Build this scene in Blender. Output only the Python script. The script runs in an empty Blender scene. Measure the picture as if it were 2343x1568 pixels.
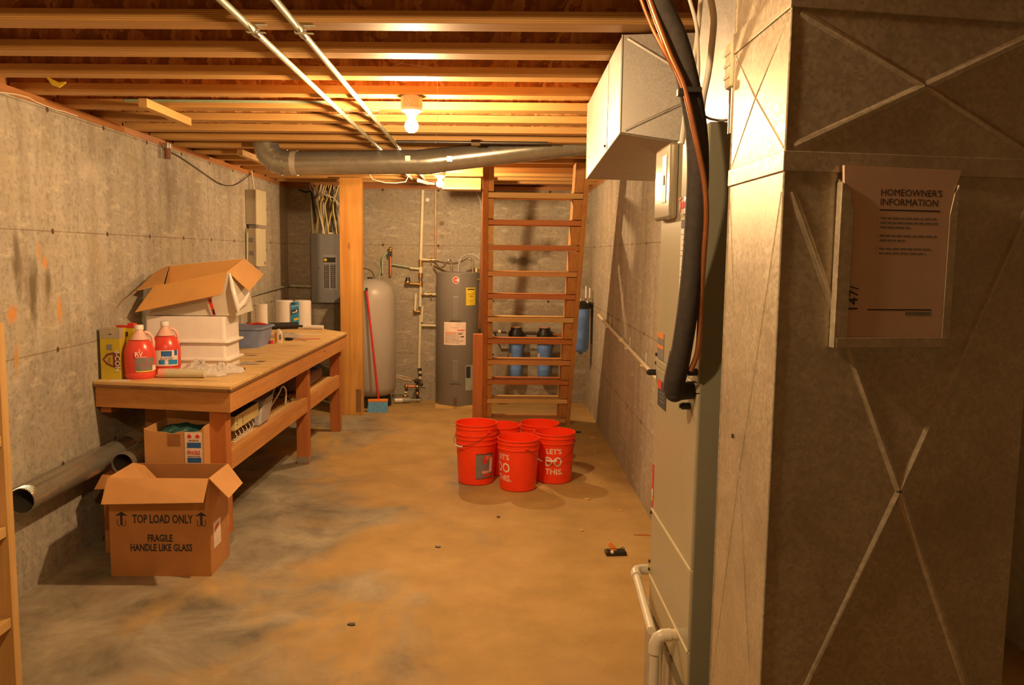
import bpy, bmesh, math, random
from mathutils import Vector, Matrix
random.seed(7)
C = bpy.context.scene.collection
# ------------------------------------------------------------------ camera
FX = 1900.0; CAMH = 1.6686; TH = 0.0452
def cam_axes(yaw, pitch, roll):
    cy, sy, cp, sp = math.cos(yaw), math.sin(yaw), math.cos(pitch), math.sin(pitch)
    f = Vector((sy*cp, cy*cp, -sp)); r = Vector((cy, -sy, 0)); d = f.cross(r)
    cr, sr = math.cos(roll), math.sin(roll)
    return cr*r + sr*d, -sr*r + cr*d, f
AR, AD, AF = cam_axes(0.0235, 0.1056, -0.0131)
cd = bpy.data.cameras.new('camera'); cam = bpy.data.objects.new('camera', cd); C.objects.link(cam)
cd.sensor_width = 36; cd.lens = FX/2343*36; cd.clip_start = 0.02; cd.clip_end = 60
m = Matrix((AR, -AD, -AF)).transposed().to_4x4(); m.translation = (0, 0, CAMH)
cam.matrix_world = m
bpy.context.scene.camera = cam
# ------------------------------------------------------------------ world, exposure
sc = bpy.context.scene
sc.view_settings.view_transform = 'Standard'; sc.view_settings.look = 'None'
sc.view_settings.exposure = 0.28; sc.view_settings.gamma = 1.0; sc.view_settings.use_curve_mapping = False
w = bpy.data.worlds.new('world'); sc.world = w; w.use_nodes = True
w.node_tree.nodes['Background'].inputs[0].default_value = (1, .75, .5, 1)
w.node_tree.nodes['Background'].inputs[1].default_value = 0.01
BULB = 2300.0; BULB_COL = (1.0, 0.63, 0.31)
BULBS = [(-0.40, 4.085, 2.28, 1.15), (-0.49, 7.62, 2.30, 0.95), (-0.50, 1.09, 2.33, 0.66)]
# ------------------------------------------------------------------ pixel measuring helper (frame 2343 x 1568)
def ray(px, py): return AR*((px-1171.5)/FX) + AD*((py-784)/FX) + AF
def uz(px, py, z): d = ray(px, py); return Vector((0, 0, CAMH)) + d*((z-CAMH)/d.z)
def ux(px, py, X): d = ray(px, py); return Vector((0, 0, CAMH)) + d*(X/d.x)
def uy(px, py, Y): d = ray(px, py); return Vector((0, 0, CAMH)) + d*(Y/d.y)
WL = lambda y: -2.215 - .01*y          # left wall face
WR = lambda y: .973 + .009*y           # right wall face
WB = lambda x: 9.337 - TH*x            # back wall face
# ------------------------------------------------------------------ mesh builder
class MB:
    def __init__(s): s.b = bmesh.new(); s.mi = 0
    def _f(s, vs):
        try: f = s.b.faces.new(vs); f.material_index = s.mi; return f
        except ValueError: return None
    def hexa(s, p):     # 8 points: bottom 4 ccw, top 4 ccw
        v = [s.b.verts.new(q) for q in p]
        for q in ((0,3,2,1),(4,5,6,7),(0,1,5,4),(1,2,6,5),(2,3,7,6),(3,0,4,7)): s._f([v[i] for i in q])
        return s
    def box(s, x0, y0, z0, x1, y1, z1, rz=0, piv=None, M=None):
        p = [Vector(q) for q in ((x0,y0,z0),(x1,y0,z0),(x1,y1,z0),(x0,y1,z0),(x0,y0,z1),(x1,y0,z1),(x1,y1,z1),(x0,y1,z1))]
        if rz:
            c = Vector(piv) if piv else Vector(((x0+x1)/2,(y0+y1)/2,0)); R = Matrix.Rotation(rz, 3, 'Z')
            p = [R@(q-c)+c for q in p]
        if M is not None: p = [M@q for q in p]
        return s.hexa(p)
    def quad(s, *p): s._f([s.b.verts.new(q) for q in p]); return s
    def prism(s, pts, d):   # polygon (3d pts) extruded by vector d
        d = Vector(d); n = len(pts)
        a = [s.b.verts.new(Vector(q)) for q in pts]; c = [s.b.verts.new(Vector(q)+d) for q in pts]
        s._f(a[::-1]); s._f(c)
        for i in range(n): s._f([a[i], a[(i+1)%n], c[(i+1)%n], c[i]])
        return s
    def ring(s, c, u, v, r, n, ph=0): return [s.b.verts.new(c + u*(r*math.cos(2*math.pi*i/n+ph)) + v*(r*math.sin(2*math.pi*i/n+ph))) for i in range(n)]
    def tube(s, path, r, n=10, caps=True, rs=None):
        P = [Vector(q) for q in path]; rings = []; up = None
        for i, p in enumerate(P):
            t = (P[min(i+1, len(P)-1)] - P[max(i-1, 0)]).normalized()
            if up is None:
                up = Vector((0,0,1)) if abs(t.z) < .9 else Vector((1,0,0))
            u = t.cross(up).normalized(); v = u.cross(t).normalized(); up = v
            rings.append(s.ring(p, u, v, rs[i] if rs else r, n))
        for a, b in zip(rings, rings[1:]):
            for i in range(n): s._f([a[i], a[(i+1)%n], b[(i+1)%n], b[i]])
        if caps: s._f(rings[0][::-1]); s._f(rings[-1])
        return s
    def cyl(s, p0, p1, r0, r1=None, n=20, caps=True): return s.tube([p0, p1], 0, n, caps, [r0, r0 if r1 is None else r1])
    def lathe(s, prof, c=(0,0,0), n=32, sx=1, sy=1, close=False):
        c = Vector(c); rings = []
        for r, z in prof:
            if r < 1e-6: rings.append([s.b.verts.new(c+Vector((0,0,z)))])
            else: rings.append([s.b.verts.new(c+Vector((sx*r*math.cos(2*math.pi*i/n), sy*r*math.sin(2*math.pi*i/n), z))) for i in range(n)])
        pairs = list(zip(rings, rings[1:]))
        if close: pairs.append((rings[-1], rings[0]))
        for a, b in pairs:
            for i in range(n):
                j = (i+1) % n
                if len(a) == 1 and len(b) == 1: continue
                if len(a) == 1: s._f([a[0], b[i], b[j]])
                elif len(b) == 1: s._f([a[i], a[j], b[0]])
                else: s._f([a[i], a[j], b[j], b[i]])
        return s
    def ball(s, c, r, n=12, sz=1): 
        return s.lathe([(r*math.sin(math.pi*k/(n//2+2)), -sz*r*math.cos(math.pi*k/(n//2+2))) if 0 < k < n//2+2 else (0, -sz*r*math.cos(math.pi*k/(n//2+2))) for k in range(n//2+3)], c, n)
def P(name, mb, mt, parent=None, smooth=False, bevel=0, solid=0, label=None, rz=0, loc=None, sub=0):
    me = bpy.data.meshes.new(name)
    bmesh.ops.recalc_face_normals(mb.b, faces=mb.b.faces[:]) if not solid else None
    mb.b.to_mesh(me); mb.b.free()
    for q in (mt if isinstance(mt, (list, tuple)) else [mt]): me.materials.append(q)
    o = bpy.data.objects.new(name, me); C.objects.link(o)
    if parent: o.parent = parent
    if loc: o.location = loc
    if rz: o.rotation_euler.z = rz
    if smooth:
        for p in me.polygons: p.use_smooth = True
        try: me.set_sharp_from_angle(angle=math.radians(38))
        except Exception: pass
    if solid:
        md = o.modifiers.new('s', 'SOLIDIFY'); md.thickness = solid; md.offset = 0
    if bevel:
        md = o.modifiers.new('b', 'BEVEL'); md.width = bevel; md.segments = 2; md.limit_method = 'ANGLE'; md.angle_limit = .7
    if sub:
        md = o.modifiers.new('u', 'SUBSURF'); md.levels = sub; md.render_levels = sub
    if label: o['label'] = label
    return o
def T(name, label, cat, loc=(0,0,0), rz=0, group=None):
    o = bpy.data.objects.new(name, None); C.objects.link(o); o.location = loc; o.rotation_euler = (0,0,rz)
    o.empty_display_size = .05
    o['label'] = label; o['category'] = cat
    if group: o['group'] = group
    return o
def tag(o, label, cat, group=None):
    o['label'] = label; o['category'] = cat
    if group: o['group'] = group
    return o
def struct(name, mb, mt, **k): o = P(name, mb, mt, **k); o['kind'] = 'structure'; return o
def dup(root, loc=None, rz=None, label=None, group=None):
    r = root.copy(); C.objects.link(r)
    if loc is not None: r.location = loc
    if rz is not None: r.rotation_euler.z = rz
    if label: r['label'] = label
    if group: r['group'] = group
    for ch in list(root.children):
        c = ch.copy(); C.objects.link(c); c.parent = r
        for g in list(ch.children):
            d = g.copy(); C.objects.link(d); d.parent = c
    return r
def text(name, body, size, mt, parent, loc, rot, ext=.0004, cyl=None, sx=1, align='CENTER', label=None, bold=0):
    # flat lettering; rot = (rx, ry, rz). cyl=(radius_at z0, taper, angle) wraps it on a bucket
    cu = bpy.data.curves.new(name, 'FONT'); cu.body = body; cu.size = size; cu.align_x = align; cu.align_y = 'CENTER'
    cu.extrude = 0 if cyl else ext; cu.resolution_u = 2; cu.offset = bold
    t = bpy.data.objects.new(name, cu); C.objects.link(t)
    dg = bpy.context.evaluated_depsgraph_get()
    me = bpy.data.meshes.new_from_object(t.evaluated_get(dg)); bpy.data.objects.remove(t); bpy.data.curves.remove(cu)
    me.name = name
    if cyl:
        r0, taper, ang, zc = cyl
        b = bmesh.new(); b.from_mesh(me)
        bmesh.ops.triangulate(b, faces=b.faces[:])
        for _ in range(3):
            es = [e for e in b.edges if e.calc_length() > .012]
            if not es: break
            bmesh.ops.subdivide_edges(b, edges=es, cuts=1); bmesh.ops.triangulate(b, faces=b.faces[:])
        for v in b.verts:
            z = zc + v.co.y; rr = r0 + taper*z + .0012; a = ang + v.co.x*sx/rr
            v.co = Vector((rr*math.sin(a), -rr*math.cos(a), z))
        b.to_mesh(me); b.free()
    else:
        for v in me.vertices: v.co.x *= sx
    me.materials.clear(); me.materials.append(mt)
    o = bpy.data.objects.new(name, me); C.objects.link(o); o.parent = parent
    if not cyl: o.location = loc; o.rotation_euler = rot
    if label: o['label'] = label
    return o
# ------------------------------------------------------------------ materials
def newmat(name):
    m = bpy.data.materials.new(name); m.use_nodes = True
    return m, m.node_tree.nodes, m.node_tree.links, m.node_tree.nodes['Principled BSDF']
def cr(N, L, fac, stops):
    r = N.new('ShaderNodeValToRGB'); L.new(fac, r.inputs[0]); e = r.color_ramp.elements
    while len(e) < len(stops): e.new(.5)
    for i, (p, c) in enumerate(stops): e[i].position = p; e[i].color = (c[0], c[1], c[2], 1)
    return r.outputs[0]
def coords(N, L, scale=(1,1,1), rot=(0,0,0)):
    tc = N.new('ShaderNodeTexCoord'); mp = N.new('ShaderNodeMapping'); L.new(tc.outputs['Object'], mp.inputs[0])
    mp.inputs['Scale'].default_value = scale; mp.inputs['Rotation'].default_value = rot; return mp.outputs[0]
def noise(N, L, co, scale, detail=4, rough=.55, dist=0):
    n = N.new('ShaderNodeTexNoise'); L.new(co, n.inputs['Vector']); n.inputs['Scale'].default_value = scale
    n.inputs['Detail'].default_value = detail; n.inputs['Roughness'].default_value = rough; n.inputs['Distortion'].default_value = dist
    return n.outputs[0]
def mixc(N, L, fac, a, b, mode='MIX'):
    x = N.new('ShaderNodeMix'); x.data_type = 'RGBA'; x.blend_type = mode
    for s, v in ((x.inputs[0], fac), (x.inputs[6], a), (x.inputs[7], b)):
        if isinstance(v, (int, float)): s.default_value = v
        elif isinstance(v, tuple): s.default_value = (v[0], v[1], v[2], 1)
        else: L.new(v, s)
    return x.outputs[2]
def mth(N, L, op, a, b=0, c=0, clamp=False):
    x = N.new('ShaderNodeMath'); x.operation = op; x.use_clamp = clamp
    for s, v in zip(x.inputs, (a, b, c)):
        if isinstance(v, (int, float)): s.default_value = v
        else: L.new(v, s)
    return x.outputs[0]
def bump(N, L, B, h, st=.3, d=.01):
    b = N.new('ShaderNodeBump'); b.inputs['Strength'].default_value = st; b.inputs['Distance'].default_value = d
    L.new(h, b.inputs['Height']); L.new(b.outputs[0], B.inputs['Normal'])
def plain(name, c, rough=.5, metal=0, var=.12, vs=18, bp=0, spec=None):
    m, N, L, B = newmat(name); co = coords(N, L); n = noise(N, L, co, vs)
    d = tuple(x*(1-var) for x in c); l = tuple(min(1, x*(1+var)) for x in c)
    L.new(cr(N, L, n, [(.3, d), (.7, l)]), B.inputs['Base Color'])
    B.inputs['Roughness'].default_value = rough; B.inputs['Metallic'].default_value = metal
    if spec is not None: B.inputs['Specular IOR Level'].default_value = spec
    if bp: bump(N, L, B, n, bp, .004)
    return m
def wood(name, c1, c2, axis='x', sc=1.0, rough=.6, knots=True, lam=0):
    m, N, L, B = newmat(name)
    s = {'x': (1.2, 22, 22), 'y': (22, 1.2, 22), 'z': (22, 22, 1.2)}[axis]
    co = coords(N, L, tuple(q*sc for q in s)); n = noise(N, L, co, 1.6, 5, .6, .6)
    big = noise(N, L, coords(N, L, (.9, .9, .9)), 2.2, 2)
    col = cr(N, L, n, [(.28, c1), (.5, tuple((a+b)/2 for a, b in zip(c1, c2))), (.72, c2)])
    col = mixc(N, L, cr(N, L, big, [(.35, (0,0,0)), (.7, (.35,.35,.35))]), col, tuple(q*.72 for q in c1))
    if knots:
        v = N.new('ShaderNodeTexVoronoi'); sk = {'x': (1, 4.5, 4.5), 'y': (4.5, 1, 4.5), 'z': (4.5, 4.5, 1)}[axis]
        L.new(coords(N, L, sk), v.inputs['Vector']); v.inputs['Scale'].default_value = 2.1
        k = cr(N, L, v.outputs['Distance'], [(.05, (1,1,1)), (.1, (0,0,0))])
        col = mixc(N, L, mth(N, L, 'MULTIPLY', k, .7), col, (c1[0]*.35, c1[1]*.25, c1[2]*.2))
    if lam:     # veneer layers stacked in z
        sx = N.new('ShaderNodeSeparateXYZ'); tc = N.new('ShaderNodeTexCoord'); L.new(tc.outputs['Object'], sx.inputs[0])
        wv = mth(N, L, 'SINE', mth(N, L, 'MULTIPLY', sx.outputs[2], lam))
        col = mixc(N, L, mth(N, L, 'MULTIPLY_ADD', wv, .4, .35, clamp=True), col, tuple(q*.55 for q in c1))
    L.new(col, B.inputs['Base Color']); B.inputs['Roughness'].default_value = rough
    B.inputs['Specular IOR Level'].default_value = .3
    bump(N, L, B, n, .15, .002)
    return m
def osb(name, c1, c2, c3, flat=False):
    m, N, L, B = newmat(name)
    v = N.new('ShaderNodeTexVoronoi'); v.inputs['Scale'].default_value = 9; v.inputs['Randomness'].default_value = 1
    nz = noise(N, L, coords(N, L), 6, 3); co = coords(N, L, (2.6, 1, 1.0) if not flat else (2.2, .8, 1), (.0, .35, .2))
    mx = N.new('ShaderNodeVectorMath'); mx.operation = 'ADD'; L.new(co, mx.inputs[0])
    cx = N.new('ShaderNodeCombineXYZ'); L.new(nz, cx.inputs[0]); L.new(nz, cx.inputs[2]); L.new(cx.outputs[0], mx.inputs[1])
    L.new(mx.outputs[0], v.inputs['Vector'])
    sp = N.new('ShaderNodeSeparateColor'); L.new(v.outputs['Color'], sp.inputs[0])
    col = cr(N, L, sp.outputs[0], [(.1, c1), (.5, c2), (.9, c3)])
    f = noise(N, L, coords(N, L, (30, 30, 6)), 2, 4); col = mixc(N, L, cr(N, L, f, [(.35, (0,0,0)), (.75, (.6,.6,.6))]), col, tuple(q*.5 for q in c1))
    L.new(col, B.inputs['Base Color']); B.inputs['Roughness'].default_value = .8; B.inputs['Specular IOR Level'].default_value = .2
    return m
def galv(name, c, rough=.38, metal=.85, spangle=120, dirt=(.45,.42,.36), amt=.5, sv=1.0):
    m, N, L, B = newmat(name)
    v = N.new('ShaderNodeTexVoronoi'); L.new(coords(N, L), v.inputs['Vector']); v.inputs['Scale'].default_value = spangle
    sp = N.new('ShaderNodeSeparateColor'); L.new(v.outputs['Color'], sp.inputs[0])
    col = cr(N, L, sp.outputs[0], [(0, tuple(q*(1-.16*sv) for q in c)), (1, tuple(min(1, q*(1+.12*sv)) for q in c))])
    n = noise(N, L, coords(N, L), 7, 5, .65)
    col = mixc(N, L, mth(N, L, 'MULTIPLY', cr(N, L, n, [(.42, (0,0,0)), (.7, (1,1,1))]), amt), col, dirt)
    L.new(col, B.inputs['Base Color']); B.inputs['Metallic'].default_value = metal
    L.new(mth(N, L, 'MULTIPLY_ADD', sp.outputs[0], .12*sv, rough-.06), B.inputs['Roughness'])
    return m
def gauss(N, L, sep, c, r, nz, amp=.5):     # soft blob mask at c with radii r (None = ignore axis), edge broken by noise
    s = None
    for i in range(3):
        if r[i] is None: continue
        q = mth(N, L, 'MULTIPLY', mth(N, L, 'SUBTRACT', sep.outputs[i], c[i]), 1/r[i]); q = mth(N, L, 'MULTIPLY', q, q)
        s = q if s is None else mth(N, L, 'ADD', s, q)
    s = mth(N, L, 'SQRT', s); s = mth(N, L, 'ADD', s, mth(N, L, 'MULTIPLY_ADD', nz, amp*2, -amp))
    return mth(N, L, 'SUBTRACT', 1, mth(N, L, 'SMOOTH_MIN', 1, s, .3), clamp=True)
def concrete(name, along='y', stains=(), streak=True, base=((.33,.30,.245),(.42,.385,.315),(.50,.465,.385))):
    m, N, L, B = newmat(name); co = coords(N, L)
    tc = N.new('ShaderNodeTexCoord'); sep = N.new('ShaderNodeSeparateXYZ'); L.new(tc.outputs['Object'], sep.inputs[0])
    a = 1 if along == 'y' else 0
    big = noise(N, L, co, 1.3, 5, .6); col = cr(N, L, big, [(.25, base[0]), (.5, base[1]), (.78, base[2])])
    st = noise(N, L, coords(N, L, (5, 5, .55)), 1.6, 4, .6)
    if streak: col = mixc(N, L, cr(N, L, st, [(.42, (0,0,0)), (.72, (.6,.6,.6))]), col, (.25,.21,.15))
    fine = noise(N, L, co, 34, 5, .7)
    col = mixc(N, L, mth(N, L, 'MULTIPLY', cr(N, L, fine, [(.3, (1,1,1)), (.52, (0,0,0))]), .6), col, (.17,.14,.09))
    hi = noise(N, L, coords(N, L, (3, 3, 9)), 2.3, 6, .7)
    col = mixc(N, L, cr(N, L, hi, [(.54, (0,0,0)), (.68, (.6,.6,.6))]), col, (.62,.57,.45))
    och = noise(N, L, co, 2.7, 3)
    col = mixc(N, L, cr(N, L, och, [(.5, (0,0,0)), (.75, (.35,.35,.35))]), col, (.44,.36,.20))
    # form-board seams every 2 ft and tie holes along them
    z = mth(N, L, 'SUBTRACT', sep.outputs[2], .5368); zz = mth(N, L, 'MULTIPLY', z, 1/.6096)
    fz = mth(N, L, 'ABSOLUTE', mth(N, L, 'SUBTRACT', zz, mth(N, L, 'ROUND', zz)))
    wob = noise(N, L, co, 14, 3)
    seam = mth(N, L, 'LESS_THAN', fz, mth(N, L, 'MULTIPLY', wob, .011))
    col = mixc(N, L, mth(N, L, 'MULTIPLY', seam, .55), col, (.17,.12,.07))
    row = mth(N, L, 'LESS_THAN', mth(N, L, 'ABSOLUTE', mth(N, L, 'ADD', fz, 0)), .08)
    t = mth(N, L, 'MULTIPLY', sep.outputs[a], 1/.62); ft = mth(N, L, 'MULTIPLY', mth(N, L, 'SUBTRACT', t, mth(N, L, 'ROUND', t)), .62)
    dz = mth(N, L, 'MULTIPLY', fz, .6096)
    rr = mth(N, L, 'SQRT', mth(N, L, 'ADD', mth(N, L, 'MULTIPLY', ft, ft), mth(N, L, 'MULTIPLY', dz, dz)))
    hole = mth(N, L, 'LESS_THAN', rr, .015)
    col = mixc(N, L, mth(N, L, 'MULTIPLY', hole, .85), col, (.07,.03,.015))
    # lighter laitance just under each seam
    for c, r, k, f in stains:
        g = gauss(N, L, sep, c, r, noise(N, L, coords(N, L, (7, 7, 3)), 1.7, 4, .65), .9)
        col = mixc(N, L, mth(N, L, 'MULTIPLY', g, f, clamp=True), col, k)
    L.new(col, B.inputs['Base Color']); B.inputs['Roughness'].default_value = .85; B.inputs['Specular IOR Level'].default_value = .25
    hgt = mth(N, L, 'ADD', mth(N, L, 'MULTIPLY', fine, .6), mth(N, L, 'MULTIPLY', seam, -1.5))
    bump(N, L, B, hgt, .35, .004)
    return m
def floor_mat():
    m, N, L, B = newmat('concrete_floor'); co = coords(N, L)
    tc = N.new('ShaderNodeTexCoord'); sep = N.new('ShaderNodeSeparateXYZ'); L.new(tc.outputs['Object'], sep.inputs[0])
    och = noise(N, L, coords(N, L, (1, .8, 1)), 1.1, 5, .6, .4)
    # dust is ochre in the middle of the room, greyer towards the left foreground
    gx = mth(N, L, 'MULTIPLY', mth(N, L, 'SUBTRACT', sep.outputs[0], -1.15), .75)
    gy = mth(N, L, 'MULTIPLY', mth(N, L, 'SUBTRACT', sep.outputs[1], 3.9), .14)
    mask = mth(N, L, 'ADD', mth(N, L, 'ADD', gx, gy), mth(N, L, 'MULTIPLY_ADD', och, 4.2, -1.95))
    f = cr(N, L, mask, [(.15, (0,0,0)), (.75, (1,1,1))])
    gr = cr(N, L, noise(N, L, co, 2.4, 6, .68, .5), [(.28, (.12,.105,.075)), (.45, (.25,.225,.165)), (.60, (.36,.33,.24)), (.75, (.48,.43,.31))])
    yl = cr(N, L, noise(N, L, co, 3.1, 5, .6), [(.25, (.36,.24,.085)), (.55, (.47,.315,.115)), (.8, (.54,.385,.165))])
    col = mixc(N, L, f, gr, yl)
    pink = noise(N, L, co, .9, 2); col = mixc(N, L, cr(N, L, pink, [(.55, (0,0,0)), (.8, (.4,.4,.4))]), col, (.52,.36,.22))
    sp = noise(N, L, co, 46, 3, .7); col = mixc(N, L, mth(N, L, 'MULTIPLY', cr(N, L, sp, [(.24, (1,1,1)), (.36, (0,0,0))]), .55), col, (.13,.09,.05))
    L.new(col, B.inputs['Base Color']); B.inputs['Roughness'].default_value = .7; B.inputs['Specular IOR Level'].default_value = .3
    bump(N, L, B, noise(N, L, co, 22, 5, .7), .25, .003)
    return m
MAT = {}
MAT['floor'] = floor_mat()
MAT['wall_l'] = concrete('concrete_left', 'y', [
    ((0, 4.00, 1.60), (None, .05, .16), (.17,.14,.09), 1.6), ((0, 4.12, 1.46), (None, .07, .20), (.16,.13,.08), 1.6), ((0, 4.27, 1.50), (None, .04, .12), (.18,.15,.10), 1.3),
    ((0, 3.94, 1.36), (None, .05, .05), (.62,.28,.07), 1.4), ((0, 4.25, 1.60), (None, .03, .05), (.62,.28,.08), 1.4),
    ((0, 4.37, 1.36), (None, .03, .09), (.62,.30,.08), 1.4), ((0, 4.20, 1.66), (None, .02, .08), (.55,.30,.1), 1.2), ((0, 3.96, 1.14), (None, .03, .12), (.5,.28,.1), 1.0),
    ((0, 4.75, 2.12), (None, .16, .10), (.60,.55,.45), .6), ((0, 5.95, 2.1), (None, .22, .3), (.2,.17,.12), .7)],
    base=((.34,.32,.27),(.44,.415,.35),(.53,.50,.42)))
MAT['wall_b'] = concrete('concrete_back', 'x', [
    ((.32, 0, 1.60), (.20, None, .07), (.12,.095,.06), 1.8), ((.58, 0, 1.73), (.16, None, .12), (.14,.11,.07), 1.5),
    ((-.58, 0, 2.0), (.05, None, .035), (.2,.15,.1), 1.2), ((-.58, 0, 1.86), (.04, None, .03), (.2,.15,.1), 1.0)], streak=False,
    base=((.29,.265,.215),(.36,.33,.265),(.42,.385,.31)))
MAT['wall_r'] = concrete('concrete_right', 'y')
MAT['conc'] = plain('concrete_plain', (.36,.33,.27), .85)
MAT['flange'] = wood('lvl_flange', (.60,.31,.085), (.80,.50,.18), 'x', 1, .55, False, 900)
MAT['web'] = osb('osb_web', (.34,.13,.035), (.52,.22,.06), (.66,.33,.11))
MAT['deck'] = osb('osb_deck', (.22,.10,.03), (.34,.17,.05), (.42,.24,.09), True)
MAT['sill'] = wood('sill_wood', (.36,.15,.05), (.50,.23,.08), 'y', .7)
MAT['sillx'] = wood('sill_wood_x', (.34,.14,.05), (.46,.21,.08), 'x', .7)
for a in 'xyz':
    MAT['fir_'+a] = wood('fir_'+a, (.50,.22,.065), (.66,.34,.11), a, .8)
    MAT['pine_'+a] = wood('pine_'+a, (.58,.34,.11), (.78,.52,.21), a, .8)
    MAT['red_'+a] = wood('red_fir_'+a, (.42,.135,.035), (.56,.21,.06), a, .8)
MAT['post'] = wood('post_wood', (.50,.22,.045), (.80,.45,.12), 'z', .35)
MAT['ply'] = wood('plywood_top', (.60,.40,.15), (.74,.53,.23), 'x', .5)
MAT['plyedge'] = wood('plywood_edge', (.22,.10,.04), (.42,.24,.10), 'x', 1, lam=900)
MAT['galv'] = galv('galvanised_duct', (.54,.48,.36), .42, .5, 160, (.33,.27,.18), .55)
MAT['galv2'] = galv('galvanised_pipe', (.40,.385,.325), .30, .65, 30, (.30,.28,.22), .5, .3)
MAT['galv3'] = galv('galvanised_trunk', (.50,.48,.44), .45, .75, 240, (.38,.36,.31), .35)
MAT['emt'] = galv('conduit_metal', (.56,.60,.46), .5, .15, 40, (.34,.38,.28), .4)
MAT['furn'] = plain('furnace_paint', (.42,.40,.285), .32, .0, .05, 4)
MAT['furn2'] = plain('furnace_paint_shaded', (.20,.20,.145), .45, 0, .06, 4)  # door olive darkened: shade of the cabinet side put into its colour
MAT['base'] = plain('stand_paint', (.42,.37,.29), .5)
MAT['black'] = plain('black_rubber', (.018,.016,.015), .75)
MAT['foam'] = plain('black_foam', (.045,.038,.034), .8, 0, .2, 60, .3)
MAT['blackp'] = plain('black_plastic', (.02,.02,.02), .35)
MAT['copper'] = plain('copper', (.72,.30,.14), .33, .85)
MAT['copperg'] = plain('copper_green', (.36,.50,.38), .6, .2)
MAT['brass'] = plain('brass', (.55,.36,.14), .35, .9)
MAT['pvc'] = plain('pvc_white', (.74,.70,.58), .3, 0, .05)
MAT['pvcy'] = plain('pvc_cream', (.74,.68,.48), .35, 0, .06)
MAT['wirew'] = plain('cable_white', (.72,.68,.58), .4, 0, .05)
MAT['wirey'] = plain('cable_yellow', (.62,.50,.12), .4, 0, .05)
MAT['wireg'] = plain('cable_grey', (.33,.34,.30), .45)
MAT['white'] = plain('white_plastic', (.88,.84,.80), .28, 0, .03)
MAT['ceram'] = plain('porcelain', (.8,.78,.74), .2, 0, .02)
MAT['paper'] = plain('paper_white', (.72,.70,.66), .6, 0, .04)
MAT['env'] = plain('envelope_paper', (.62,.46,.36), .6, 0, .04)
MAT['card'] = plain('cardboard', (.50,.235,.075), .8, 0, .08, 6)
MAT['card2'] = plain('cardboard_tan', (.58,.31,.11), .8, 0, .07, 6)
MAT['cardin'] = plain('cardboard_inner', (.62,.33,.10), .8, 0, .08, 5)
MAT['red'] = plain('bucket_red', (.95,.055,.012), .33, 0, .04)
MAT['redm'] = plain('red_paint', (.62,.03,.02), .4)
MAT['ink'] = plain('ink_dark', (.035,.03,.045), .7)
MAT['inkb'] = plain('ink_blue', (.03,.13,.42), .6)
MAT['inkr'] = plain('ink_red', (.70,.05,.03), .6)
MAT['inkw'] = plain('ink_white', (.86,.72,.62), .5)
MAT['yellow'] = plain('yellow_print', (.80,.62,.04), .45)
MAT['orange'] = plain('orange_print', (.80,.26,.03), .45)
MAT['blue'] = plain('filter_blue', (.16,.34,.92), .35)
MAT['tubblue'] = plain('tub_blue', (.20,.27,.50), .4)
MAT['greyp'] = plain('grey_plastic', (.40,.38,.38), .45)
MAT['bluep'] = plain('print_blue', (.03,.30,.68), .4)
MAT['greyl'] = plain('label_grey', (.20,.19,.19), .5)
MAT['tank'] = plain('tank_grey', (.40,.38,.34), .38, 0, .04, 3)
MAT['heater'] = plain('heater_grey', (.20,.19,.17), .42, 0, .05, 3)
MAT['panel'] = plain('panel_grey', (.22,.23,.245), .4, 0, .04)
MAT['mbox'] = plain('beige_box', (.56,.53,.38), .45, 0, .04)
MAT['mboxs'] = plain('shaded_beige_tan', (.40,.36,.27), .5, 0, .04)  # cover beige with side shade painted in for the case; also battery tan
MAT['fabric'] = plain('mauve_fabric', (.30,.21,.22), .95, 0, .2, 60, .5)
MAT['bluefab'] = plain('blue_fabric', (.06,.12,.30), .95, 0, .3, 40, .5)
MAT['green'] = plain('green_plastic', (.015,.075,.07), .5)
MAT['iron'] = plain('black_iron', (.10,.09,.08), .4, .7)
MAT['chrome'] = plain('bright_metal', (.7,.68,.62), .2, 1)
MAT['dark'] = plain('dark_hollow', (.015,.013,.012), .9)
def liquid():
    m, N, L, B = newmat('pink_antifreeze'); B.inputs['Base Color'].default_value = (.74,.08,.055,1)
    B.inputs['Roughness'].default_value = .25; B.inputs['Subsurface Weight'].default_value = .3
    B.inputs['Subsurface Radius'].default_value = (.04,.01,.006); return m
def bagmat(name, c, tr):
    m, N, L, B = newmat(name); B.inputs['Base Color'].default_value = (*c, 1); B.inputs['Roughness'].default_value = .25
    B.inputs['Transmission Weight'].default_value = tr; B.inputs['IOR'].default_value = 1.15
    bump(N, L, B, noise(N, L, coords(N, L), 40, 4), .5, .004); return m
MAT['liquid'] = liquid()
MAT['jugneck'] = plain('jug_plastic', (.80,.50,.42), .3, 0, .03)
MAT['bag'] = bagmat('bag_film', (.86,.80,.74), .35)
MAT['film'] = bagmat('clear_film', (.85,.8,.7), .7)
def emit(name, c, s):
    m = bpy.data.materials.new(name); m.use_nodes = True; N = m.node_tree.nodes; L = m.node_tree.links; N.clear()
    e = N.new('ShaderNodeEmission'); e.inputs[0].default_value = (*c, 1); e.inputs[1].default_value = s
    o = N.new('ShaderNodeOutputMaterial'); L.new(e.outputs[0], o.inputs[0]); return m
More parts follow.
